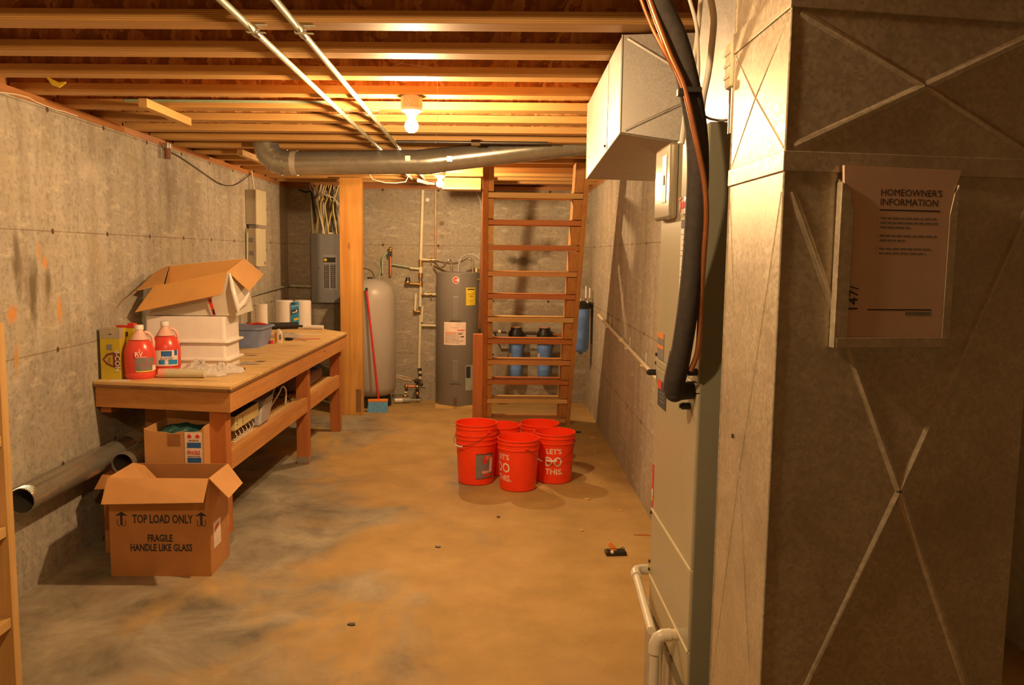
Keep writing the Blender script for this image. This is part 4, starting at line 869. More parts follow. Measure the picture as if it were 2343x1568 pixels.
P('green_contents', crumple(7,6,.29,.26,.085,77,fine=.1), MAT['green'], t, solid=.003, loc=(0,0,.185)) 
tag(P('dark_carton', MB().box(-.17,-.10,0,.17,.04,.27), MAT['card'], loc=(-1.93,5.10,.5205), bevel=.003), 'brown carton on the lower shelf behind the torn box', 'box')
# stove pipes
def pipe_thing(lab, a, b, r):
    a, b = Vector(a), Vector(b); d = (b-a).normalized(); t = T('stove_pipe', lab, 'pipe', a, 0, 'loose galvanised pipes'); b = b-a
    up = Vector((0,0,1)); u_ = d.cross(up).normalized(); v_ = u_.cross(d).normalized()
    mb = MB(); rings = []
    for k, (s, rr) in enumerate(((0,r-.002),(.075,r-.002),(.08,r),(b.length,r),(b.length,r-.0015),(.0,r-.0045))): rings.append(mb.ring(d*s, u_, v_, rr, 40))
    for A, B_ in zip(rings, rings[1:]+rings[:1]):
        for i in range(40): mb._f([A[i],A[(i+1)%40],B_[(i+1)%40],B_[i]])
    P('pipe_shell', mb, MAT['galv2'], t, smooth=True)
    cm = MB()
    for i in range(44):
        an = 2*math.pi*i/44; q0 = u_*math.cos(an)*(r-.001)+v_*math.sin(an)*(r-.001); cm.cyl(q0+d*.002, q0+d*.055, .0016, n=5)
    P('crimped_end', cm, MAT['galv2'], t)
    P('seam', MB().cyl(u_*(-r)*.3+v_*r*.953+d*.08, u_*(-r)*.3+v_*r*.953+d*b.length, .003, n=6), MAT['galv2'], t, smooth=True)
    return t
pipe_thing('long galvanised stove pipe lying along the left wall, open end towards the camera', (-2.165,3.78,.507), (-2.165,4.885,.507), .062)
pipe_thing('second galvanised pipe beside the torn box, its dark mouth just visible', (-2.01,4.475,.505), (-2.01,4.88,.505), .060)
# ================================================================== SHELVING UNIT AT THE LEFT EDGE
t = T('shelving_unit', 'wooden shelving unit cut off by the left edge of the photo', 'shelf unit', (-1.89, 2.2, 0))
P('end_panel', MB().box(-.30,.512,0,.288,.55,1.425), MAT['pine_z'], t, bevel=.001); P('end_panel', MB().box(-.30,-.60,0,.288,-.562,1.425), MAT['pine_z'], t)
for z in (.09,.40,.715,1.02): P('shelf_board', MB().box(-.30,-.561,z,.284,.511,z+.035), MAT['pine_y'], t, bevel=.001); 
P('top_board', MB().box(-.31,-.61,1.4255,.255,.556,1.447), MAT['pine_y'], t, bevel=.001)
P('back_panel', MB().box(-.312,-.60,0,-.301,.55,1.425), MAT['pine_z'], t)
t = T('paint_can', 'red and white can on the middle shelf of the wooden shelving unit', 'can', (-1.70, 2.585, .7505))
P('can', MB().cyl((0,0,0),(0,0,.20),.072,n=32), MAT['ceram'], t, smooth=True, bevel=.003); P('red_label', MB().cyl((0,0,.10),(0,0,.185),.0735,n=32,caps=False), MAT['inkr'], t, smooth=True); P('lid', MB().cyl((0,0,.2005),(0,0,.21),.068,n=32), MAT['chrome'], t, smooth=True)
# ================================================================== BACK OF THE ROOM
t = T('support_post', 'thick wooden support post between the workbench and the pressure tank', 'post', (-1.446, 8.545, 0))
P('post', MB().box(-.108,-.07,0,.108,.07,JB-.001), MAT['post'], t, bevel=.004)
P('dark_strip', MB().box(.045,-.0706,.03,.10,-.0698,.27), plain('darker_wood', (.26,.13,.045), .7), t)  # thin darker strip low on the right of the post front
# pressure tank
t = T('pressure_tank', 'tall grey well pressure tank with domed top, behind the post', 'tank', (-1.335, 9.065, 0))
R_ = .272
P('shell', MB().lathe([(0,.10),(.10,.10),(.20,.115),(.25,.15),(R_,.22),(R_,.5),(R_+.002,.79),(R_,.80),(R_,1.16),(.262,1.24),(.23,1.31),(.17,1.36),(.09,1.385),(0,1.39)], n=56), MAT['tank'], t, smooth=True)
P('base_ring', MB().lathe([(.18,0),(.225,0),(.215,.14),(.18,.14)], n=40, close=True), MAT['black'], t, smooth=True)
P('air_valve', MB().cyl((0.0,-.01,1.385),(0,-.01,1.405),.03,n=16), MAT['blackp'], t, smooth=True)
t = T('push_broom', 'broom with red handle and blue bristles leaning on the pressure tank', 'broom', (-1.20, 8.66, 0), .12)
P('handle', MB().cyl((0.005,.02,.135),(-.115,.125,1.27),.0115,n=14), MAT['redm'], t, smooth=True)
P('handle_tip', MB().cyl((-.115,.125,1.27),(-.118,.1275,1.30),.0135,n=14), MAT['blackp'], t, smooth=True)
P('head', MB().box(-.105,-.025,.108,.105,.03,.135), MAT['orange'], t, bevel=.006); P('bristles', MB().hexa([(-.112,-.035,.0),(.104,-.04,.0),(.104,.04,.0),(-.112,.035,.0),(-.10,-.022,.11),(.10,-.022,.11),(.10,.028,.11),(-.10,.028,.11)]), plain('bristle_blue', (.12,.34,.66), .8, 0, .25, 60, .6), t)
# water heater
t = T('water_heater', 'dark grey electric water heater with stickers left of the stairs', 'water heater', (-.385, 9.085, .036))
R_ = .236
P('shell', MB().lathe([(0,0),(R_-.004,0),(R_,.01),(R_,1.425),(R_-.006,1.432),(R_-.02,1.436),(0,1.44)], n=64), MAT['heater'], t, smooth=True)
P('cap_ring', MB().lathe([(R_+.002,1.405),(R_+.002,1.428),(R_-.002,1.43),(R_-.002,1.405)], n=64, close=True), MAT['heater'], t, smooth=True)
def hwrap(z0, z1, a0, a1, r=R_+.0015, n=8): return wrap(MB(), r, z0, z1, a0, a1, 1, n)
A0 = -.05
for zc in (1.07, .39):
    b = MB(); b.prism([(R_*math.sin(A0+.0)+dx, -R_-.001, zc+dz) for dx, dz in ((-.036,-.10),(-.02,-.128),(.02,-.128),(.036,-.10),(.036,.11),(-.036,.11))], (0,.012,0)); P('element_cover', b, MAT['heater'], t, bevel=.010)
    P('cover_lip', MB().box(R_*math.sin(A0)-.055,-R_-.004,zc-.152,R_*math.sin(A0)+.055,-R_+.01,zc-.146), plain('heater_dark', (.09,.085,.08), .5), t)
lg = P('brand_badge', hwrap(1.285,1.365,-.22,.12,R_+.002,4), MAT['heater'], t)
bd = P('round_badge', MB().lathe([(0,0),(.036,0),(.036,.003),(0,.003)], n=28), MAT['ceram'], t, loc=(-.012,-R_-.001,1.355)); bd.rotation_euler = (math.pi/2,0,0)
bd2 = P('badge_print', MB().prism([(-.030,0,.012),(-.012,0,.030),(.012,0,.030),(.026,0,.014),(.0,0,.006),(-.02,0,.0),(-.0,0,-.006),(.026,0,-.014),(.012,0,-.03),(-.012,0,-.03),(-.030,0,-.012)], (0,.001,0)), MAT['inkr'], t, loc=(-.012,-R_-.0052,1.355))
yl = P('yellow_sticker', hwrap(1.085,1.275,.42,.95), MAT['yellow'], t); P('sticker_print', hwrap(1.25,1.262,.48,.90,R_+.0022), MAT['ink'], yl); P('sticker_print', hwrap(1.18,1.186,.6,.8,R_+.0022), MAT['ink'], yl); P('sticker_print', hwrap(1.13,1.134,.62,.78,R_+.0022), MAT['ink'], yl); P('sticker_print', hwrap(1.205,1.208,.5,.9,R_+.0022), MAT['ink'], yl)
wl = P('instruction_label', hwrap(.66,.905,-.62,.42,n=12), MAT['inkw'], t)
for k in range(9): P('print_line', hwrap(.68+k*.014,.684+k*.014,-.55,(.3 if k%3 else .1),R_+.0022), MAT['greyl'], wl)
P('red_print', hwrap(.815,.825,.02,.36,R_+.0022), MAT['inkr'], wl); P('orange_print', hwrap(.775,.80,-.55,-.02,R_+.0022), plain('print_peach', (.75,.42,.28), .5), wl); P('black_print', hwrap(.775,.785,.08,.24,R_+.0022), MAT['ink'], wl); P('black_print', hwrap(.745,.757,.2,.34,R_+.0022), MAT['ink'], wl); P('print_line', hwrap(.845,.848,-.2,.1,R_+.0022), MAT['greyl'], wl)
gl = P('energy_label', hwrap(.165,.44,.42,.95), plain('label_green', (.36,.42,.36), .5), t); P('label_photo', hwrap(.30,.425,.45,.68,R_+.0022), MAT['ink'], gl)
P('drain_valve', MB().cyl((-.012,-R_+.01,.065),(-.012,-R_-.02,.065),.013,n=14).cyl((-.012,-R_-.02,.065),(-.012,-R_-.03,.065),.02,n=14), plain('valve_maroon', (.20,.05,.03), .5), t, smooth=True)
P('cold_nipple', MB().cyl((-.07,-.05,1.436),(-.07,-.05,1.50),.014,n=12), MAT['chrome'], t, smooth=True); P('hot_nipple', MB().cyl((.16,-.03,1.436),(.16,-.03,1.50),.014,n=12), MAT['chrome'], t, smooth=True)
P('junction_cover', MB().box(.03,-.10,1.436,.09,-.05,1.47), MAT['greyl'], t)
P('relief_valve', MB().cyl((.20,-.08,1.36),(.245,-.10,1.36),.014,n=10).box(.19,-.12,1.44,.21,-.08,1.48), MAT['brass'], t, smooth=True)
t = T('heater_platform', 'square plywood platform under the water heater', 'platform', (-.37, 9.10, 0))
P('board', MB().box(-.245,-.235,0,.26,.20,.035), MAT['ply'], t, bevel=.003)
# hoses and the grey cable on top of the heater
hb = Vector((-.385,9.085,.036))
def hose(nm, lab, pts, r, mt, cat='hose', grp='hoses on the water heater'):
    tag(P(nm, MB().tube(smooth_path([Vector(p) for p in pts]), r, 12), MAT[mt], smooth=True), lab, cat, grp)
hose('flexible_hose', 'braided hose arching from the copper pipe to the left inlet of the water heater', [(-.655,9.20,1.575),(-.60,9.14,1.53),(-.55,9.07,1.52),(-.51,9.03,1.57),(-.475,9.03,1.605),(-.455,9.035,1.57),(-.455,9.035,1.54)], .010, 'chrome')
hose('flexible_hose', 'longer braided hose crossing the heater top to the right inlet', [(-.655,9.22,1.59),(-.52,9.15,1.565),(-.42,9.10,1.565),(-.34,9.07,1.59),(-.27,9.055,1.62),(-.235,9.055,1.60),(-.225,9.055,1.545)], .010, 'chrome')
hose('grey_cable', 'thick grey cable arching from the heater top to the stair side', [(-.375,9.00,1.475),(-.37,9.00,1.56),(-.34,9.00,1.63),(-.27,8.98,1.665),(-.19,8.96,1.65),(-.12,8.94,1.60)], .011, 'wireg', 'cable')
tag(P('cable_drop', MB().tube(smooth_path([Vector(uy(x,y,9.0)) for x,y in ((1082,425),(1088,432),(1094,448),(1100,462),(1101,480))]), .009, 8), MAT['wireg'], smooth=True), 'grey cable dropping from the joists to the stair side', 'cable')
# plumbing on the back wall
bw = Vector((-.81, WB(-.81)-.03, 0))
t = T('riser_pipe', 'cream plastic water pipe rising the back wall between tank and heater', 'pipe', bw)
B2 = lambda x, z, d=0: (x-bw.x, d, z)
P('pipe', MB().cyl(B2(-.79,2.365), B2(-.812,1.60), .019, n=18), MAT['pvcy'], t, smooth=True)
P('pipe', MB().cyl(B2(-.812,1.30), B2(-.818,1.075), .017, n=16), MAT['pvcy'], t, smooth=True)
P('pipe', MB().cyl(B2(-.815,.98), B2(-.83,.375), .017, n=16), MAT['pvcy'], t, smooth=True)
P('pipe', MB().cyl(B2(-.79,1.08,-.02), B2(-.80,.90,-.02), .015, n=14), MAT['pvcy'], t, smooth=True)
P('pipe', MB().cyl(B2(-.865,1.22,-.01), B2(-.875,1.03,-.01), .016, n=14), MAT['pvcy'], t, smooth=True)
for a, b, mt, r in ((1.60,1.52,'brass',.024),(1.52,1.45,'pvcy',.02),(1.45,1.40,'brass',.026),(1.40,1.36,'chrome',.018),(1.36,1.30,'brass',.026),(1.075,.98,'chrome',.012),(.375,.345,'iron',.019),(.345,.315,'pvcy',.017),(.315,.285,'iron',.019),(.285,.25,'pvcy',.016)):
    x = -.812-.005*(1.6-a); P('fitting', MB().cyl(B2(x,a), B2(x,b), r, n=14), MAT[mt], t, smooth=True)
for z, x1, kind in ((1.60,-.64,0),(1.215,-.60,1),(.862,-.60,2)):
    P('branch', MB().cyl(B2(-.80,z,-.01), B2(x1,z-.004,-.01), .0135, n=12), MAT['pvcy'], t, smooth=True)
    if kind != 2:
        P('branch_valve', MB().cyl(B2(-.71,z,-.01), B2(-.68,z,-.01), .02, n=10).cyl(B2(-.695,z,-.01), B2(-.695,z-.05,-.02), .006, n=8), MAT['brass'], t, smooth=True)
    P('clip', MB().box(-.735-bw.x,-.014,z-.018,-.73-bw.x+.006,.022,z+.018), MAT['iron'], t)
P('elbow', MB().tube([B2(-.80,1.20,-.01), B2(-.785,1.215,-.01), B2(-.77,1.217,-.01)], .018, 12), MAT['brass'], t, smooth=True)
P('elbow', MB().ball(B2(-.872,1.02,-.01), .022, 12), MAT['brass'], t, smooth=True); P('elbow', MB().cyl(B2(-.872,1.018,-.01),B2(-.82,1.018,-.01),.016,n=12), MAT['brass'], t, smooth=True)
P('gauge_valve', MB().cyl(B2(-.82,1.325,-.02),B2(-.985,1.335,-.02),.016,n=12).ball(B2(-.955,1.345,-.02),.032,12), MAT['brass'], t, smooth=True); P('gauge_cap', MB().cyl(B2(-.955,1.36,-.02),B2(-.955,1.40,-.02),.03,.02,n=12), MAT['blackp'], t, smooth=True)
tag(P('copper_riser', MB().cyl((-.645,WB(-.64)-.03,2.36),(-.650,WB(-.64)-.03,1.62),.0085,n=12).cyl((-.648,WB(-.64)-.03,1.93),(-.648,WB(-.64)-.03,1.86),.0115,n=12), [MAT['copper']], smooth=True), 'thin copper pipe rising on the back wall left of the heater top', 'pipe')
t = T('tank_line', 'green-tinged copper line with a brass valve on the back wall above the pressure tank', 'pipe', (-1.16, WB(-1.16)-.04, 1.5))
P('line', MB().cyl((0,0,.045),(.30,-.005,.0),.0095,n=12), MAT['copperg'], t, smooth=True); P('line', MB().cyl((.23,-.005,.003),(.34,-.005,-.005),.013,n=12), MAT['pvcy'], t, smooth=True)
P('riser', MB().cyl((.012,0,-.09),(.012,0,.19),.014,n=12), MAT['copper'], t, smooth=True); P('bent_line', MB().tube(smooth_path([Vector(p) for p in ((.0,.0,.17),(-.03,0,.165),(-.07,0,.12),(-.08,0,.06),(-.08,0,-.06))]), .011, 10), MAT['copperg'], t, smooth=True)
P('valve', MB().cyl((.012,-.02,.12),(.012,-.02,.20),.022,n=12).ball((.012,-.01,.215),.024,12), MAT['brass'], t, smooth=True); P('valve_handle', MB().box(-.006,-.05,.13,.03,-.035,.19), MAT['blackp'], t)
hose('tank_cable', 'thin grey line arching behind the post to the tank top', [(-1.40,9.2,1.585),(-1.33,9.2,1.58),(-1.27,9.2,1.55),(-1.24,9.19,1.48),(-1.26,9.16,1.36)], .006, 'wireg', 'pipe')
# manifold by the floor
t = T('floor_manifold', 'cluster of valves and short pipes low on the back wall between tank and heater', 'valve', (-.90, 9.22, 0))
P('upright', MB().cyl((.06,.04,.02),(.06,.04,.26),.016,n=12), MAT['iron'], t, smooth=True); P('upright', MB().cyl((-.075,0,.03),(-.055,0,.19),.016,n=12), MAT['iron'], t, smooth=True)
P('cross_pipe', MB().cyl((-.06,0,.185),(.07,.0,.185),.015,n=12), MAT['copper'], t, smooth=True)
for p in ((-.06,0,.185),(.06,0,.18),(-.075,0,.07),(.06,.03,.10)): P('joint', MB().ball(p, .026, 12), MAT['brass'], t, smooth=True)
P('rings', MB().cyl((-.068,0,.11),(-.064,0,.13),.024,n=14).cyl((-.07,0,.085),(-.069,0,.095),.024,n=14), MAT['pvcy'], t, smooth=True)
P('lever', MB().tube([(-.165,-.04,.315),(-.07,-.03,.30),(-.0,-.02,.272),(-.01,-.02,.258),(-.08,-.03,.268),(-.165,-.04,.30)], .006, 8), MAT['chrome'], t, smooth=True)
P('lever', MB().box(.01,-.04,.25,.12,-.03,.262).box(.05,-.03,.17,.16,-.02,.18), MAT['iron'], t); P('valve_body', MB().ball((.055,.0,.245), .03, 12).ball((.105,-.01,.21), .024, 12), MAT['iron'], t, smooth=True)
P('drain_end', MB().cyl((-.185,-.06,.033),(-.10,-.04,.033),.0255,n=20), MAT['ceram'], t, smooth=True); P('drain_tee', MB().cyl((-.10,-.04,.033),(-.02,-.02,.033),.03,n=16).cyl((-.02,-.02,.033),(.10,.0,.03),.014,n=12), MAT['wireg'], t, smooth=True)
tag(P('wall_plate', MB().cyl((-.74,WB(-.74)-.002,2.26),(-.74,WB(-.74)-.018,2.26),.022,n=8), MAT['ceram'], smooth=True), 'small white knob on the back wall beside the water riser top', 'knob')
# electrical panel with cables
t = T('electric_panel', 'grey breaker panel on the back wall behind the post', 'electrical panel', (-1.83, WB(-1.83)-.10, 1.11))
P('enclosure', MB().box(-.19,0,0,.19,.096,.757), MAT['panel'], t, bevel=.004)
P('cover', MB().box(-.195,-.006,-.004,.195,0,.761), MAT['panel'], t, bevel=.002)
P('inner_frame', MB().box(-.062,-.009,.14,.09,-.006,.53), plain('panel_light', (.30,.31,.33), .4), t, bevel=.002)
hd = P('header_label', MB().box(-.055,-.011,.445,.075,-.009,.50), MAT['blackp'], t); P('yellow_dot', MB().cyl((-.035,-.0115,.473),(-.035,-.0125,.473),.017,n=18), MAT['yellow'], hd)
for x in (-.05, .022):
    s = P('breaker_row', MB().box(x,-.0115,.16,x+.05,-.009,.42), MAT['blackp'], t)
    b = MB()
    for k in range(12): b.box(x+.006,-.016,.167+k*.0213,x+.044,-.011,.167+k*.0213+.0145)
    P('breaker_switch', b, MAT['greyl'], s)
P('panel_screw', MB().cyl((-.11,-.006,.38),(-.11,-.009,.38),.006,n=8).cyl((-.185+.09,-.006,.05),(-.185+.09,-.009,.05),.004,n=8), MAT['iron'], t)
P('white_tag', MB().box(-.01,-.004,.757,.045,.03,.775), MAT['ceram'], t)
cab = [(708,716,'wirew',.011),(722,722,'wirey',.013),(735,742,'wirew',.010),(742,738,'wirew',.009),(752,748,'wirey',.010),(758,752,'wirey',.009),(755,760,'blackp',.013),(768,765,'wireg',.011),(775,771,'wirey',.010),(764,779,'wirew',.009),(700,726,'wireg',.009),(747,742,'wirey',.008)]
cn = ['leftmost white','thick yellow','curving white','slim white','bowed yellow','second bowed yellow','black','grey','right-hand yellow','right-hand white','crooked grey','slim yellow']
for k, (xt, xb, mt, r) in enumerate(cab):
    yy = 9.36 - .03*(k % 3); a = Vector(uy(xt, 420, yy)); b = Vector(uy(xb, 536, yy)); a.z = JB-.01; b.z = 1.868
    mid = (a+b)/2 + Vector((.06*math.sin(k*2.1), 0, .04)); 
    tag(P('panel_cable', MB().tube(smooth_path([a, I(a,mid,.5)+Vector((.02*math.cos(k),0,0)), mid, I(mid,b,.6), b]), r*.8, 8), MAT[mt], smooth=True), '%s cable running from the joists into the breaker panel' % cn[k], 'cable', 'cables above the breaker panel')
tag(P('loose_cable', MB().tube(smooth_path([Vector((uy(710,418,9.22).x,9.22,JB-.001))]+[Vector(uy(x,y,9.22)) for x,y in ((712,420),(722,436),(735,445),(750,447),(765,455),(775,468),(779,480))]+[Vector((uy(781,500,9.24).x,9.25,2.0)),Vector((uy(781,536,9.24).x,9.28,1.868))]), .007, 8), MAT['wirew'], smooth=True), 'white cable looping across the front of the panel cables', 'cable')
tag(P('dark_cable', MB().tube(smooth_path([Vector(uy(x,y,9.3)) for x,y in ((684,434),(700,440),(712,440),(716,470),(722,495),(722,510))]), .010, 8), MAT['blackp'], smooth=True), 'dark cable hanging left of the panel cables near the wall corner', 'cable')
# meter boxes on the left wall
for lab, z0, z1, y0, y1 in (('upper beige wall box on the left wall, the one under the thin white cable',1.915,2.232,7.80,8.13),('lower beige wall box on the left wall, with a small dark badge',1.53,1.875,7.78,8.09)):
    xw = WL(7.9)+.003; t = T('wall_box', lab, 'utility box', (xw, y0, z0), 0, 'beige boxes on the left wall')
    P('case', MB().box(0,0,0,.088,y1-y0,z1-z0), MAT['mboxs'], t, bevel=.003); P('cover', MB().box(.088,-.003,-.004,.102,y1-y0+.003,z1-z0+.004), MAT['mbox'], t, bevel=.004)
    P('latch', MB().cyl((.102,y1-y0-.01,.155),(.107,y1-y0-.01,.155),.008,n=10).cyl((.102,y1-y0,.15),(.108,y1-y0+.03,.147),.003,n=6), MAT['chrome'], t, smooth=True)
    if z0 < 1.8:
        P('badge', MB().box(.102,y1-y0-.07,.012,.1035,y1-y0-.025,.04), MAT['greyl'], t); P('side_tube', MB().cyl((.012,-.008,.04),(.02,-.008,.31),.007,n=8), MAT['mbox'], t, smooth=True); P('vent', MB().box(.03,-.0015,.10,.07,0,.14).box(.03,-.0015,.22,.07,0,.26), MAT['greyl'], t)
    P('lower_nub', MB().box(.02,.02,-.03,.09,.10,-.004), MAT['greyl'], t)
tag(P('box_feed_cable', MB().cyl((WL(8)+.05,7.93,2.236),(WL(8)+.03,7.92,JB-.004),.008,n=8), MAT['wirew'], smooth=True), 'thick white cable feeding the top of the upper wall box', 'cable')
t = T('wall_fixture', 'small bright clamp with a brown cylinder hanging at the top of the left wall', 'fixture', (WL(5.83)+.04, 5.83, 2.34))
P('clamp', MB().cyl((-.034,0,.04),(.012,0,.04),.012,n=10).cyl((0,0,.02),(0,0,.055),.017,n=12).cyl((-.0,.045,.02),(.0,.045,.055),.013,n=12).box(-.035,-.01,.03,.0,.055,.042), MAT['chrome'], t, smooth=True)
P('cylinder', MB().cyl((0,0,.02),(0,0,-.05),.022,n=16), plain('brown_cylinder', (.20,.075,.03), .6), t, smooth=True)
tag(P('wall_wire', MB().tube(smooth_path([Vector((WL(5.9)+.012,5.86,2.355)),Vector((WL(6.2)+.012,6.15,2.335)),Vector((WL(6.6)+.012,6.6,2.275)),Vector((WL(7)+.012,7.05,2.22)),Vector((WL(7.4)+.012,7.45,2.245)),Vector((WL(7.9)+.02,7.85,2.36)),Vector((WL(8)+.02,7.95,2.40))]), .0035, 6), MAT['blackp'], smooth=True), 'thin dark wire sagging along the top of the left wall', 'wire')
t = T('outlet_conduit', 'grey outlet box on the left wall with conduit running to the breaker panel', 'outlet', (WL(7.5)+.003, 7.5, 1.20))
P('box', MB().box(0,-.05,-.07,.045,.05,.07), MAT['wireg'], t, bevel=.004); P('cover_plate', MB().box(.045,-.045,-.055,.05,.045,.055), MAT['ceram'], t)
P('conduit', MB().cyl((.02,0,.07),(.02,0,.28),.008,n=10), MAT['wireg'], t, smooth=True); P('conduit', MB().cyl((.02,0,-.07),(.02,-.0,-.18),.006,n=8), MAT['wireg'], t, smooth=True)
P('conduit', MB().tube([(.02,.05,.03),(.02,.5,.06),(.02,1.35,.085),(.0,1.86,.09)], .011, 10), MAT['wireg'], t, smooth=True); P('conduit', MB().cyl((.02,1.84,.09),(.255,1.83,.085),.012,n=10), MAT['emt'], t, smooth=True)
# ================================================================== STAIRS
t = T('open_stairs', 'steep open wooden stair with eleven treads leading up to the joists', 'stairs', (.34, 8.0, 0))
SY = lambda z: 8.05-.553*z
def sp(x0, x1, z0, z1, dep, mt, nm, a=0):      # sloped ply between heights
    P(nm, MB().prism([(x0, SY(z0)-8.0+a, z0),(x0, SY(z1)-8.0+a, z1),(x0, SY(z1)-8.0+a+dep, z1),(x0, SY(z0)-8.0+a+dep, z0)], (x1-x0,0,0)), MAT[mt], t, bevel=.001)
sp(-.432,-.388,0,2.412,.26,'red_z','stringer'); sp(.388,.430,0,2.412,.26,'fir_z','stringer')
TZ = [.052,.264,.465,.668,.877,1.087,1.301,1.504,1.7285,1.937,2.152]
cols = ['fir_x','pine_x','red_x','fir_x','red_x','pine_x','red_x','fir_x','red_x','red_x','pine_x']
for k, z in enumerate(TZ):
    y = SY(z)-8.0-.006
    P('tread', MB().box(-.387,y,z-.024,.387,y+.235,z+.020), MAT[cols[k]], t, bevel=.003)
zz = [0]+TZ+[2.41]
for k in range(len(zz)-1):
    a = zz[k]+(.022 if k else 0); b = zz[k+1]-(.026 if k < len(TZ) else 0)
    for x0, x1, mt in ((-.387,-.342,'fir_z' if k % 3 else 'pine_z'),(.312,.387,'fir_z')):
        sp(x0, x1, a+.004, b-.004, .235, mt, 'spacer_block', .004)
tag(P('newel_stub', MB().box(-.19,7.97,0,-.094,8.06,.90), MAT['red_z'], bevel=.003), 'waist-high wooden post against the foot of the stairs, left side', 'post')
tag(P('old_timber', MB().prism([(-.155,8.55,.9),(-.10,8.55,.9),(-.085,8.30,2.41),(-.115,8.30,2.41)], (0,.04,0)), wood('aged_timber', (.12,.05,.02), (.26,.12,.05), 'z', 1), bevel=.002), 'dark weathered timber leaning behind the left stair stringer', 'timber')
tag(P('black_hose_coil', MB().tube(smooth_path([Vector((.155*math.cos(k*.7), .13*math.sin(k*.7), .012+.0035*k)) for k in range(19)]), .011, 8), MAT['blackp'], loc=(.02,7.55,0), smooth=True), 'coil of black hose on the floor at the foot of the stairs', 'hose')
tag(P('stair_hose', MB().tube(smooth_path([Vector(p) for p in ((.18,7.62,.012),(.35,7.66,.010),(.55,7.60,.010),(.70,7.68,.010),(.84,7.70,.010))]), .008, 8), MAT['blackp'], smooth=True), 'thin dark hose running right along the foot of the stairs', 'hose')
# ================================================================== WATER FILTERS
for x, lab in ((.262,'left one of the two blue filter housings on the back wall'),(.578,'right one of the two blue filter housings on the back wall')):
    t = T('water_filter', lab, 'water filter', (x, WB(x)-.115, .30), 0, 'pair of blue filters behind the stairs')
    P('housing', MB().lathe([(0,0),(.055,0),(.066,.012),(.072,.05),(.078,.36),(.082,.38),(0,.38)], n=36), MAT['blue'], t, smooth=True)
    P('collar', MB().lathe([(.0,.381),(.092,.381),(.096,.40),(.096,.43),(.086,.445),(.0,.445)], n=24), MAT['blackp'], t, smooth=True)
    P('head', MB().lathe([(0,.445),(.088,.447),(.088,.50),(.062,.54),(.062,.56),(0,.56)], n=24), MAT['blackp'], t, smooth=True)
    P('top_cap', MB().cyl((0,0,.561),(0,0,.572),.058,n=24), plain('cap_peach', (.62,.36,.22), .5), t, smooth=True)
    P('bracket', MB().box(-.05,.06,.44,.05,.112,.54), MAT['blackp'], t); P('label_edge', wrap(MB(), .079, .17, .28, -1.25, -.75, 1), MAT['inkw'], t)
t = T('filter_piping', 'short pipes joining the two blue filters on the back wall', 'pipe', (.42, WB(.42)-.115, .80))
P('pipe', MB().cyl((-.065,0,.0),(.068,-.006,.0),.018,n=14), MAT['iron'], t, smooth=True); P('pipe', MB().cyl((-.25,.01,.005),(-.45,.015,.01),.014,n=12), MAT['iron'], t, smooth=True)
P('union', MB().cyl((-.36,.015,.01),(-.33,.015,.01),.024,n=12).cyl((-.27,.012,.008),(-.255,.012,.008),.022,n=12), MAT['pvcy'], t, smooth=True); P('pipe', MB().cyl((.25,-.01,-.01),(.42,-.015,-.035),.014,n=12), MAT['copper'], t, smooth=True)
P('bypass', MB().tube([(-.40,.01,-.0),(-.36,.01,-.09),(.30,-.0,-.09),(.40,-.0,-.03)], .012, 10), MAT['iron'], t, smooth=True)
t = T('large_filter', 'large blue filter housing hanging by the right wall beside the stairs', 'water filter', (.930, 8.68, .63))
P('housing', MB().lathe([(0,0),(.018,0),(.02,.02),(.055,.03),(.068,.045),(.080,.07),(.084,.46),(.088,.485),(0,.485)], n=36), MAT['blue'], t, smooth=True)
P('cap', MB().lathe([(0,.486),(.094,.486),(.094,.54),(.07,.57),(0,.575)], n=24), MAT['blackp'], t, smooth=True)
P('bracket', MB().box(-.05,.0,.585,.125,.06,.595).box(.085,.0,.40,.115,.05,.585), MAT['chrome'], t); P('inlet', MB().cyl((-.06,-.05,.56),(.06,-.05,.55),.020,n=12).ball((-.03,-.05,.57),.028,10), MAT['ceram'], t, smooth=True)
P('pipe', MB().cyl((.045,.02,.57),(.045,.02,.72),.010,n=10).cyl((.085,.02,.56),(.085,.02,.70),.010,n=10), MAT['ceram'], t, smooth=True); P('pipe', MB().cyl((.105,-.02,.52),(.105,-.02,.12),.008,n=8).cyl((.075,.06,.46),(.075,.06,.18),.008,n=8), MAT['iron'], t, smooth=True)
P('elbow', MB().ball((.105,-.02,.53),.022,10), MAT['iron'], t, smooth=True)
# long plastic pipe on the right wall
pts = [(WR(y)-.022, y, z) for y, z in ((8.0,1.098),(6.9,1.036),(5.88,.985),(5.11,.945),(4.3,.90),(3.55,.86))]
t = T('wall_pipe', 'long cream plastic pipe sloping along the right wall', 'pipe', pts[0]); o = Vector(pts[0])
P('pipe', MB().tube([Vector(p)-o for p in pts], .0135, 14), MAT['pvcy'], t, smooth=True)
for y, z in ((7.3,1.058),(6.15,.998),(5.45,.962)):
    P('hanger', MB().box(WR(y)-.04-o.x,y-.012-o.y,z-.02-o.z,WR(y)-.001-o.x,y+.012-o.y,z-.010-o.z).box(WR(y)-.004-o.x,y-.012-o.y,z-.02-o.z,WR(y)-.001-o.x,y+.012-o.y,z+.07-o.z), MAT['pvc'], t)
P('coupling', MB().cyl(Vector((WR(6.5)-.022,6.52,1.0155))-o, Vector((WR(6.5)-.022,6.44,1.012))-o, .018, n=14), MAT['pvcy'], t, smooth=True)
